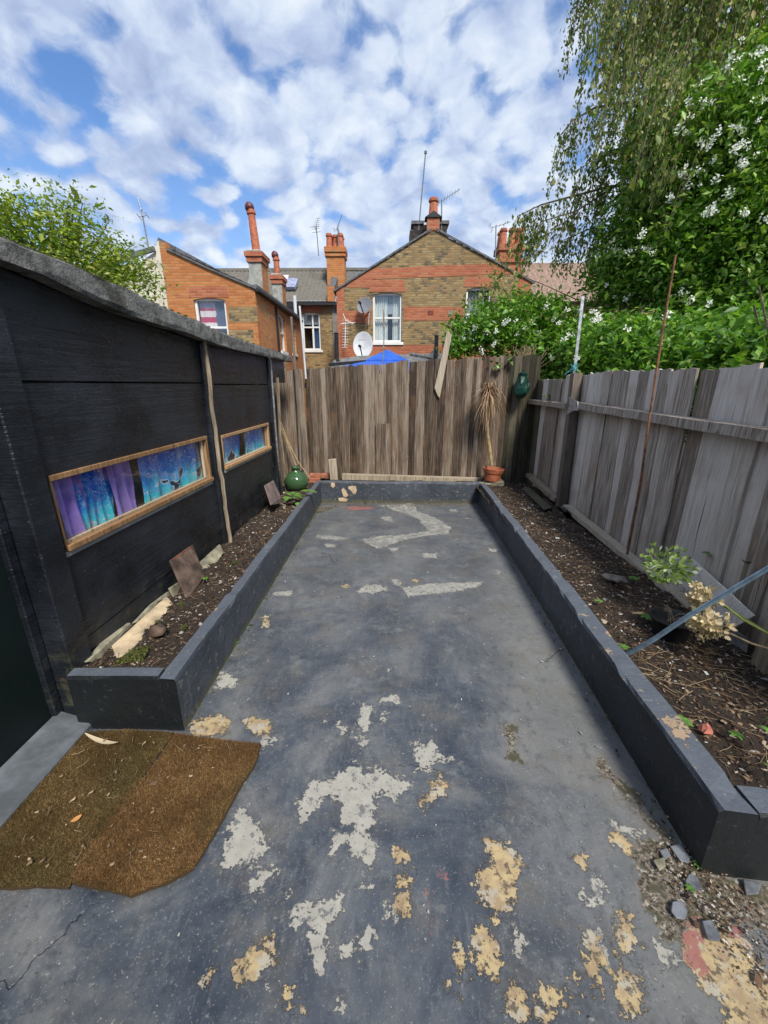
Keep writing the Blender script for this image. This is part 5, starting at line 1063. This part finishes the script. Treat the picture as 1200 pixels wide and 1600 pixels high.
MB().box(-4.02+.06, -3.93+.03, 15.05, 15.14, 0, 4.1).build('downpipe', M_dark, H1)
for (w, h, x0, z0) in ((.85,.42,-4.80,3.35), (.72,.55,-4.84,2.60), (.7,.2,-6.4,2.9)):
    MB().box(x0, x0+w, YL_-.006, YL_-.001, z0, z0+h).build('brick_patch', M_yl_x, H1)
MB().box(-6.30, -6.08, YL_-.006, YL_-.001, 4.02, 4.09).build('air_brick', M_rd_x, H1)
band([(W0[0]-.12, W0[3]+.02), (W0[1]+.12, W0[3]+.02), (W0[1]+.06, W0[3]+.3), (W0[0]-.06, W0[3]+.3)], H1, YL_, .009, nm='window_arch')
# flag-like cloth behind the pane
def f_flag(t):
    x, y, z = t.xyz(t.obj()); n = t.noise(t.obj(), 9, 4, .7); zz_ = t.m('ADD', z, t.m('MULTIPLY', n, .05))
    st = t.m('GREATER_THAN', t.m('FRACT', t.m('MULTIPLY', zz_, 3.1)), .52); c = t.mix(st, (.70,.62,.62), (.45,.03,.09))
    c = t.mix(t.mr(z, 3.72, 3.80), c, (.42,.38,.60)); c = t.mix(t.mr(t.m('ADD', x, t.m('MULTIPLY', n, .1)), -5.22, -5.18), c, (.06,.09,.16))
    return {'Base Color': c, 'Roughness': .8}
M_flag = material('striped_flag_cloth', f_flag)
drape('flag', 'red and white striped cloth with a blue part in the orange house window', -5.72, -4.93, 2.72, 3.93, YL_+.20, M_flag, 3, .012, 'flag')
# chimneys of the orange house, one standing behind the other along the side wall
ca1 = chimney(H1, -4.37, -3.985, 13.9, 14.55, 3.9, 5.44, M_render, corb=.045)
MB().box(-3.983, -3.976, 13.9, 14.55, 4.1, 5.13).build('brick_face', M_or_y, ca1)
pot(ca1, -4.18, 14.2, 5.45, 1.14, .12, cowl=True, lean=-.06)
ca2 = chimney(H1, -4.33, -3.985, 16.3, 16.8, 4.0, 5.36, M_render, corb=.04)
MB().box(-3.983, -3.976, 16.3, 16.8, 4.1, 5.05).build('brick_face', M_or_y, ca2)
pot(ca2, -4.17, 16.5, 5.37, .58, .11, cowl=True)
# cream neighbour
H0 = thing('rendered_house', (-8.2, 15, 0), 'cream rendered house wall behind the leaves of the left tree', 'house')
cc1 = [c1(261, 470), c1(249, 377), c1(244, 379), c1(243, 392), c1(215, 412), (-9.6, 4.5), (-9.6, -.1), (-6.58, -.1)]
cc1[0] = (-6.58, 3.5)
cc1[1] = (-6.575, tl[1]+.03)
MB().prism([(a, YL_+.02, b) for a, b in cc1], (0, 1.5, 0)).build('wall', M_cream, H0)
MB().bar((cc1[3][0], YL_-.04, cc1[3][1]+.04), (-9.7, YL_-.04, 4.52), .12, .08, up=(0,1,0)).build('verge', M_slate, H0)
# --- terrace row behind
YR = 19.5
H2 = thing('terrace_house', (-4, 21, 0), 'yellow brick terrace house at the back with grey tiled roof', 'house')
eL = 5.06; WR = (-3.98, -3.18, 3.08, 4.60); WR2 = (-2.46, -1.98, 3.15, 4.62)
MB().wall([(-9.5, -.1), (-1.62, -.1), (-1.62, eL), (-9.5, eL)], [hole(WR), hole(WR2, .02)], .22, lambda a, b, d: Vector((a, YR+d, b))).build('front_wall', M_yl_x, H2)
sash(H2, *WR, YR, mull=True, top=.62); sash(H2, *WR2, YR, top=.5)
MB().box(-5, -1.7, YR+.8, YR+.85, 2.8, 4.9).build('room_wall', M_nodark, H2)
drape('curtain', 'dark blue curtain in the terrace house window', -3.50, -3.28, 3.1, 4.1, YR+.17, M_bluec, 3, .012)
drape('blind', 'pale blind in the top of the terrace house window', -3.92, -3.25, 4.15, 4.55, YR+.22, M_grayc, 1, .004, 'blind')
drape('blind', 'pale blind in the narrow terrace house window', -2.42, -2.0, 3.5, 4.5, YR+.22, M_net, 1, .004, 'blind')
for w in (WR, WR2): band([(w[0]-.12, w[3]+.02), (w[1]+.12, w[3]+.02), (w[1]+.12, w[3]+.30), (w[0]-.12, w[3]+.30)], H2, YR, .009, nm='window_arch')
rz = 6.85
tiled('roof', (-9.5, 19.3, 4.97), (-2.75, 19.3, 4.97), (-9.5, 22.2, rz), (-2.75, 22.2, rz), 19, 34, M_tile, H2, .05, .03)
tiled('roof', (-2.45, 19.3, 4.97), (2.5, 19.3, 4.97), (-2.45, 22.2, rz), (2.5, 22.2, rz), 20, 20, M_felt, H2, .03, .004)
MB().bar((-9.5, 22.2, rz+.06), (2.6, 22.2, rz+.06), .22, .12).build('ridge', M_tile, H2)
MB().box(-9.5, -1.62, 19.2, 19.32, 4.86, 4.97).build('gutter', M_dark, H2)
# raised party wall between the two roofs, with brick end
MB().prism([(-2.75,19.25,4.95),(-2.75,22.2,rz+.15),(-2.75,22.2,rz+.3),(-2.75,19.7,5.72),(-2.75,19.25,5.62)], (.28,0,0)).build('party_wall', M_slate, H2); MB().box(-2.77,-2.45,19.17,19.25,4.98,5.58).build('party_wall_end', M_or_x, H2, bevel=.01)
MB().box(-2.62, -2.30, YR-.06, YR-.002, 0, 4.96).build('render_strip', M_stucco, H2)
MB().box(-4.95, -4.2, 19.1, YR-.01, 4.2, 4.86).build('dark_cladding', M_dark, H2)
for k in range(6): MB().box(-4.96, -4.19, 19.085, 19.095, 4.22+k*.105, 4.30+k*.105).build('cladding_board', M_pslate if 0 else M_dark, H2)
MB().tube([(-4.15,19.1,0),(-4.15,19.1,5.2)], .07, 10).build('soil_pipe', M_dishw, H2)
MB().prism([(-5.35,20.85,6.1),(-4.85,20.85,6.1),(-4.85,21.35,6.43),(-5.35,21.35,6.43)], (0,-.03,.06)).build('skylight', M_dishw, H2)
sk = [v3(452,440,20.6), v3(468,441,20.6), v3(463,454,20.3), v3(447,454,20.3)]
MB().prism([q+Vector((0,-.25,.1)) for q in sk], (0,.1,-.1)).build('skylight', M_simple('skylight_glass', (.30,.33,.45), .15), H2)
cm = MB().box(-2.95, -2.15, 20.6, 21.3, 5.8, 7.35).build('chimney', M_or_x, H2); MB().box(-3.01,-2.09,20.54,21.36,7.05,7.15).box(-3.03,-2.07,20.52,21.38,7.22,7.42).build('corbel', M_or_x, cm)
for a, b in ((-2.82,20.75),(-2.82,21.15),(-2.32,20.75),(-2.32,21.15),(-2.57,20.95)): pot(cm, a, b, 7.42, .55, .13)
# grey dormer cheek behind the tall chimney
MB().prism([v3(383,450,18.5), v3(395,420,18.5), v3(402,418,18.5), v3(412,470,18.5), v3(380,470,18.5)], (0, .5, 0)).build('dormer', M_render, H2)
# --- right terrace part
H4 = thing('terrace_house', (9, 21, 0), 'terrace house on the right with pinkish pantiled roof seen through the birch', 'house')
MB().box(4.9, 16, 19.5, 19.7, -.1, 5.03).build('wall', M_yl_x, H4)
tiled('roof', (4.95, 19.3, 4.9), (16, 19.3, 4.9), (4.95, 22.2, 7.0), (16, 22.2, 7.0), 15, 42, M_tiler, H4, .07, .06)
MB().bar((4.9, 22.2, 7.05), (16, 22.2, 7.05), .25, .14).build('ridge', M_tiler, H4)
MB().prism([(4.55,19.3,4.9),(4.55,22.2,7.05),(4.55,22.2,7.3),(4.55,19.3,5.3)], (.35,0,0)).build('party_wall', M_render, H4)
c4 = MB().box(4.55, 5.5, 19.7, 20.6, 5.2, 7.0).build('chimney', M_rd_x, H4); MB().box(4.47,5.58,19.62,20.68,6.55,6.66).box(4.49,5.56,19.64,20.66,7.0,7.25).build('corbel', M_rd_x, c4)
for a, b in ((4.68,19.9),(4.68,20.3),(5.05,19.9),(5.38,19.9),(5.38,20.3)): pot(c4, a, b, 7.25, .6, .15)
# ---------------------------------------------------------------- foliage
def leafmesh(name, C_, size, mat, par, droop=.3, up=.4, asp=.5, dirs=None):
    """C_: Nx3 centres; every leaf is a little folded blade of its own"""
    n = len(C_); a = rng.uniform(0, 6.283, n); e = rng.normal(-droop, .5, n) if dirs is None else None
    D_ = np.stack([np.cos(a)*np.cos(e), np.sin(a)*np.cos(e), np.sin(e)], -1) if dirs is None else dirs
    N_ = rng.normal(0, 1, (n, 3)); N_[:, 2] = abs(N_[:, 2])+up; S = np.cross(D_, N_); S /= np.linalg.norm(S, axis=1)[:, None]+1e-9
    Nn = np.cross(S, D_); L = (size*rng.lognormal(-.08, .33, n))[:, None]; w = L*asp/2
    V = np.stack([C_-D_*L/2, C_-S*w+Nn*w*.35-D_*L*.05, C_+D_*L/2, C_+S*w+Nn*w*.35-D_*L*.05], 1).reshape(-1, 3); b = np.arange(n)*4
    Fc = np.concatenate([np.stack([b, b+2, b+1], -1), np.stack([b, b+3, b+2], -1)])
    o = npmesh(name, V, Fc, mat, par); return o
def blobpts(blobs, n, shell=.55, clump=.5, csz=.14, holes=0):
    """points in ellipsoids, gathered in sprays so the outline is uneven"""
    vol = np.array([b[3]*b[4]*b[5] for b in blobs])**.75; cnt = (vol/vol.sum()*n).astype(int); out = []
    for b, k in zip(blobs, cnt):
        kc = max(4, int(k/26)); d_ = rng.normal(0, 1, (kc, 3)); d_ /= np.linalg.norm(d_, axis=1)[:, None]; r = (shell+(1-shell)*rng.uniform(0, 1, (kc, 1)))*rng.uniform(.85, 1.13, (kc, 1))
        c = np.array(b[:3])+d_*r*np.array(b[3:6]); m_ = k//kc+1; p = np.repeat(c, m_, 0)+rng.normal(0, csz, (kc*m_, 3))*np.array([1, 1, .75]); out.append(p)
    return np.concatenate(out)
def crown_core(*a): pass
def px_blob(u, v, Y, ru, rv, ry):
    p = PY(u, v, Y); dist = (p-EYE).dot(FW); s = dist/FPX; return (p.x, p.y, p.z, ru*s, ry, rv*s)
# hedge along the fence, beyond it
hb = []
for y in np.arange(2.0, 8.6, .55):
    zt_ = 2.02+.115*(y-2.5); zt_ = min(zt_, 2.75)
    hb.append((2.95+.1*math.sin(y*2), y, zt_-.35, .62, .45, .40)); hb.append((2.75, y+.2, 1.6, .45, .4, .5)); hb.append((3.4, y, zt_-.45, .6, .45, .45))
for u, v, Y, ru, rv in ((735,520,7.0,35,30),(775,500,7.1,45,32),(820,495,7.3,50,35),(850,510,7.4,50,45),(715,545,6.9,16,18),(790,540,7.0,60,25),(870,540,7.2,50,40)): hb.append(px_blob(u, v, Y, ru, rv, .5))
HG = thing('rose_hedge', (2.9, 5, 0), 'bright green hedge with white rose clusters spilling over the side fence', 'hedge')
hp = blobpts(hb, 100000, .62, csz=.08); hp = hp[(hp[:, 0] > 2.12) | (hp[:, 1] > 6.2)]; hp = hp[(hp[:, 1] > 6.16) | (hp[:, 0] > 2.12)]
tag(leafmesh('foliage', hp, .074, M_leafh, HG, .35, .5, .5), kind='stuff')
mb = MB()
for k in range(60):
    y = random.uniform(2.2, 8); x_0 = random.uniform(2.5, 3.3); mb.tube([(x_0, y, 0), (x_0+random.gauss(0,.1), y+random.gauss(0,.1), 1.1), (x_0+random.gauss(0,.25), y+random.gauss(0,.25), 2.0+random.random()*.3)], [.02,.014,.005], 5)
mb.build('stems', M_bark, HG)
# tangle of bare stems in the corner
mb = MB()
for k in range(90):
    a = PY(random.uniform(800,842), random.uniform(560,600), random.uniform(6.15,6.5)); b = a+Vector((random.gauss(0,.08), random.gauss(0,.05), random.uniform(-.3,-.1))); mb.tube([a+Vector((random.gauss(0,.1),0,.2)), a, b], .004, 4)
tag(mb.build('dry_vine_stems', M_twig, HG), kind='stuff')
# small ivy leaves on the back fence and side fence
def ivy(pts, lab, n=9, r=.06):
    for (u, v, fn_) in pts:
        c = fn_(u, v); T = thing('ivy_sprig', c, lab, 'ivy', None); leaves_at('leaf', [c+Vector((random.gauss(0,r), -.01, random.gauss(0,r*.6))) for _ in range(n)], [(random.gauss(0,1), -.6, random.gauss(0,.6)) for _ in range(n)], .06, .045, M_leafp, T)
ivy([(778,568, lambda u, v: PY(u, v, 5.96))], 'small ivy sprig hanging over the top of the back fence'); ivy([(797,562, lambda u, v: PY(u, v, 5.96))], 'ivy tuft at the top of the back fence nearest the corner', 5, .03)
ivy([(852,617, lambda u, v: PX(u, v, 2.0))], 'pair of leaves poking through the side fence above the rail', 3, .03)
ivy([(1095,862, lambda u, v: PX(u, v, 2.0))], 'small leaf poking through the side fence near the green seed head', 2, .015)
ivy([(1165,878, lambda u, v: PX(u, v, 2.0))], 'broad single leaf lying against the side fence at the right', 2, .01)
# tall climbing-rose covered tree
RB = [px_blob(*q) for q in ((1130,400,6.2,110,85,.8),(1190,330,5.8,80,110,.8),(1075,330,6.8,80,80,.7),(1010,380,7.2,62,75,.6),(980,425,7.4,50,48,.5),(1140,240,6.4,95,100,.8),(1210,180,6.2,70,90,.8),(1090,200,7.0,62,60,.6),(1030,250,7.2,60,80,.6),(1260,300,5.8,90,180,.9),(1250,430,5.2,90,90,.7),(1150,470,5.6,70,40,.6),(1000,450,7.0,60,30,.5),(1190,110,7.0,60,60,.5),(960,440,7.3,40,30,.4))]
RT_ = thing('rose_covered_tree', (5.2, 6.6, 0), 'tall dark tree overgrown with white climbing roses right of the garden', 'tree')
rp = blobpts(RB, 80000, .38, csz=.18); tag(leafmesh('crown', rp, .082, M_leafd, RT_, .45, .4, .48), kind='stuff')
rp2 = blobpts([tuple(list(b[:3])+[b[3]*1.03, b[4]*1.1, b[5]*1.03]) for b in (RB[0], RB[1], RB[5], RB[10], RB[9], RB[11], RB[3], RB[0])], 34000, .85, csz=.10); tag(leafmesh('young_growth', rp2, .066, M_leafh, RT_, .3, .5, .48), kind='stuff')
mb = MB().tube([(5.3,7.0,0),(5.25,7.0,1.5),(5.1,6.9,3),(5.0,6.9,4.6),(5.2,7,6)], [.16,.13,.11,.08,.04], 9)
for k in range(22):
    z = random.uniform(1.8, 5.2); a = random.uniform(0, 6.28); s = Vector((5.1, 6.95, z)); d_ = Vector((math.cos(a)*.8, math.sin(a)*.6, .6)); mb.tube([s, s+d_*.7, s+d_*1.5+Vector((0,0,.1))], [.04,.025,.01], 5)
mb.build('trunk', M_bark, RT_)
# birch with hanging strands
BT = thing('weeping_birch', (5.6, 9.2, 0), 'weeping birch with long hanging leafy strands against the sky', 'tree')
tw = MB(); LC = []; LD = []
def strand(p, L, drift):
    spread = random.uniform(.2, 1.5)
    n = max(3, int(L/.09)); q = Vector(p); pts = [q.copy()]; d_ = Vector((drift, random.gauss(0, .1), -.2))
    for i in range(n):
        d_ = (d_*.75+Vector((drift*.15+random.gauss(0, .05), random.gauss(0, .05), -.35))).normalized(); q = q+d_*L/n; pts.append(q.copy())
    tw.tube(pts, [.004]*len(pts), 3, cap=False)
    for i in range(len(pts)-1):
        for k in range(5):
            w_ = .02+.055*(1-i/n)*spread; c = pts[i].lerp(pts[i+1], random.random())+Vector((random.gauss(0, w_), random.gauss(0, w_), -.02)); LC.append(c); LD.append(Vector((random.gauss(0, .5), random.gauss(0, .5), -1)).normalized())
def limb(pxs, r0, r1):
    P = [PY(u, v, Y) for u, v, Y in pxs]; m_ = len(P); tw.tube(P, [r0+(r1-r0)*i/(m_-1) for i in range(m_)], 6); return P
def hang(P, n, Lm, drift=-.25):
    for k in range(n):
        f = random.random()**.8*(len(P)-1); i = min(int(f), len(P)-2); p = P[i].lerp(P[i+1], f-i); strand(p, Lm*random.uniform(.5, 1.2), drift*random.uniform(.2, 1))
T0 = [Vector((5.6, 9.2, 0)), Vector((5.5, 9.1, 3)), Vector((5.3, 9.0, 6)), Vector((5.2, 9, 9.5)), Vector((5.1, 9, 12))]
L1 = limb([(1080,120,8.6),(1020,150,8.2),(985,160,8.0),(930,168,7.8),(895,188,7.8),(872,215,7.8)], .03, .005); hang(L1, 34, .85)
L2 = limb([(1060,300,8.4),(1000,287,8.2),(950,292,8.0),(890,308,8.0),(845,320,7.9),(808,338,7.9)], .03, .005); hang(L2, 50, .75)
L2b = limb([(960,292,8.0),(900,330,7.9),(850,345,7.8),(830,370,7.8)], .015, .004); hang(L2b, 22, .7)
L3 = limb([(1100,-120,9),(1020,-90,8.8),(960,-70,8.6),(925,-45,8.6),(905,-20,8.6)], .03, .006); hang(L3, 34, 1.0)
L4 = limb([(1120,60,8.8),(1040,30,8.6),(985,40,8.5),(960,70,8.4)], .025, .005); hang(L4, 40, .9)
L5 = limb([(1060,230,8.3),(990,225,8.1),(940,240,8.0),(905,265,8.0)], .02, .005); hang(L5, 36, .75)
L6 = limb([(1020,360,8.2),(960,350,8.0),(915,360,7.9),(870,380,7.9)], .02, .005); hang(L6, 40, .6)
for k in range(1500):
    u = random.uniform(940, 1340); v = random.uniform(-420, 170); lim = 1010-.15*v+60*math.sin(v*.02)
    if u < lim and random.random() < .65: continue
    p = PY(u, v, random.uniform(6.6, 9.6)); strand(p, random.uniform(.6, 1.5), -.15)
for k in range(420):
    u = random.uniform(965, 1160); v = random.uniform(60, 330)
    if u < 1000+.12*v or random.random() < (u-1000)/260: continue
    strand(PY(u, v, random.uniform(5.9, 7.6)), random.uniform(.3, .9), -.2)
for k in range(26):
    a = PY(random.uniform(1000, 1250), random.uniform(-200, 300), random.uniform(8, 9.6)); s = T0[2].lerp(T0[3], random.random()); tw.tube([s, s.lerp(a, .5)+Vector((0,0,.5)), a], [.05,.03,.008], 5)
# stray shoots in front of the gable house
for pxs in ([(905,470,7.6),(850,445,7.5),(800,425,7.4),(775,400,7.4)], [(800,490,7.4),(760,465,7.3),(730,470,7.2),(712,500,7.2)], [(820,500,7.3),(790,455,7.3),(765,440,7.3),(745,460,7.3)], [(800,480,7.3),(782,440,7.3),(770,418,7.3)]):
    P = limb(pxs, .008, .003)
    for k in range(95): f = random.random()*(len(P)-1); i = min(int(f), len(P)-2); LC.append(P[i].lerp(P[i+1], f-i)+Vector((random.gauss(0,.07), random.gauss(0,.07), random.gauss(-.05,.08)))); LD.append(Vector((random.gauss(0,.6), random.gauss(0,.5), -.7)).normalized())
LCa = np.array([tuple(c) for c in LC]); LDa = np.array([tuple(c) for c in LD])
tag(leafmesh('crown', LCa, .058, M_leafb, BT, asp=.55, dirs=LDa), kind='stuff')
mb = MB().tube(T0, [.2,.17,.13,.09,.04], 10); mb.build('trunk', M_simple('birch_bark', (.45,.42,.36), .8, 8, .5), BT); tag(tw.build('twigs', M_simple('birch_twig', (.16,.12,.08), .8), BT), kind='stuff')
# left tree behind the shed
LB = [px_blob(*q) for q in ((20,345,6.2,60,45,.6),(70,360,6.4,55,45,.6),(-50,370,6,70,80,.7),(120,350,6.8,34,42,.5),(120,410,6.6,70,45,.6),(175,410,7.0,42,50,.5),(205,420,7.2,34,34,.4),(170,450,6.8,60,30,.5),(60,420,6.2,80,45,.6),(225,440,7.4,25,28,.3))]
LT = thing('garden_tree', (-5.4, 6.8, 0), 'loose yellow green tree rising behind the shed roof on the left', 'tree')
lp = blobpts(LB, 10500, .25, csz=.13); tag(leafmesh('crown', lp, .066, M_leafl, LT, .1, .5, .45), kind='stuff')
mb = MB().tube([(-5.4,6.8,0),(-5.3,6.8,1.6),(-5.1,6.8,2.6)], [.11,.09,.06], 8); base_ = Vector((-5.1,6.8,2.5)); LC2 = []
for b in LB:
    for k in range(5):
        e = Vector((b[0]+random.gauss(0,b[3]*.5), b[1]+random.gauss(0,b[4]*.5), b[2]+b[5]*random.uniform(.1,1.25))); m_ = base_.lerp(e, .55)+Vector((0,0,.12)); mb.tube([base_, m_, e], [.03,.014,.004], 4)
        for j in range(26): c = m_.lerp(e, random.uniform(.35, 1.03)); LC2.append(tuple(c+Vector((random.gauss(0,.04), random.gauss(0,.04), random.gauss(0,.04)))))
tag(mb.build('trunk', M_bark, LT)); tag(leafmesh('crown', np.array(LC2), .07, M_leafb, LT, -.1, .5, .42), kind='stuff')
# white rose clusters: one small mesh, copied
def blossom_mesh():
    V = []; Fc = []
    for k in range(18):
        c = Vector((random.gauss(0, .032), random.gauss(0, .028), random.gauss(0, .026))); n = Vector((random.gauss(0,.5), -1, random.gauss(.3,.5))).normalized(); s = n.orthogonal().normalized(); u = n.cross(s)
        for j in range(5):
            a = j*1.2566; d_ = s*math.cos(a)+u*math.sin(a); e = n.cross(d_); b = len(V); r = .014
            V += [c, c+d_*r*.7-e*r*.5+n*.004, c+d_*r*1.1+n*.002, c+d_*r*.7+e*r*.5+n*.004]; Fc += [(b, b+1, b+2, b+3)]
    me = bpy.data.meshes.new('blossom'); me.from_pydata([tuple(v) for v in V], [], Fc); me.materials.append(M_petal); return me
BMs = [blossom_mesh() for _ in range(5)]
def blossoms(par, pxs, Y0_, s0=1.):
    for (u, v) in pxs:
        r = ray(u, v); best = None
        for k in range(random.choice((1, 1, 2))):
            p = EYE+r*(Y0_(u, v)/r.y)+Vector((random.gauss(0,.05), random.gauss(0,.03), random.gauss(0,.035))); o = bpy.data.objects.new('blossom', random.choice(BMs)); COL.objects.link(o); o.parent = par; o.location = p-par.location; o.rotation_euler = (random.gauss(0,.5), random.gauss(0,.5), random.gauss(0,.5)); s = s0*random.uniform(.6, 1.15); o.scale = (s, s, s)
def front_Y(u, v, pts, rad=.05):
    r = ray(u, v); rn = r.normalized(); w = pts-np.array(EYE); tt = w@np.array(rn); d_ = np.linalg.norm(w-tt[:, None]*np.array(rn), axis=1); k = d_ < rad
    if not k.any(): return None
    return (np.percentile(tt[k], 1)*rn.y)-.10
def bl(par, pxs, pts, default, s0=1.):
    for u, v in pxs: y = front_Y(u, v, pts) or default; blossoms(par, [(u, v)], lambda a, b: y, s0*(.72 if par is HG else .72))
bl(HG, [(797,508),(788,520),(803,528),(752,550),(725,523),(835,505),(866,498),(872,505),(888,525),(893,522),(884,528),(927,492),(931,496),(976,515),(900,555),(905,480),(860,560),(985,468),(1044,493),(1105,492),(895,487),(920,488),(842,520),(815,515),(770,540),(760,525),(980,470),(745,505),(810,498),(850,478),(935,500)], hp, 6.5, 1.05)
bl(RT_, [(1071,202),(1076,198),(1063,210),(1101,163),(1096,166),(1070,160),(1107,215),(1112,213),(1103,220),(1093,260),(1088,258),(1074,263),(1078,289),(1090,290),(1063,274),(1049,308),(1058,316),(1130,204),(1151,208),(1143,240),(1150,243),(1158,233),(1161,254),(1135,298),(1118,288),(1125,322),(1168,335),(1171,340),(1015,365),(1004,376),(980,391),(997,390),(961,387),(951,442),(967,455),(1063,458),(1076,467),(1093,120),(1140,108),(1165,115),(1190,160),(1187,80),(1195,95),(1180,130),(1050,150),(1040,165),(1112,338),(1020,390),(965,382),(1080,250),(1150,232),(1075,190),(1118,240),(1045,145),(1160,250),(1175,215),(1185,235),(1195,340),(1190,180),(1170,60),(1150,95)], np.concatenate([rp, rp2]), 6.0, 1.15)
HB_ = thing('unseen_house', (0, -3.1, 0), 'unseen brown brick wall of the house behind the camera, sized to block light', 'house')  # never in view; distance and height set to block low light from behind
MB().box(-6.5, 5.5, -3.4, -3.0, -.05, 4.0).build('wall', M_yl_x, HB_)
print('objects', len(bpy.data.objects), 'size tris', sum(len(m.polygons) for m in bpy.data.meshes))
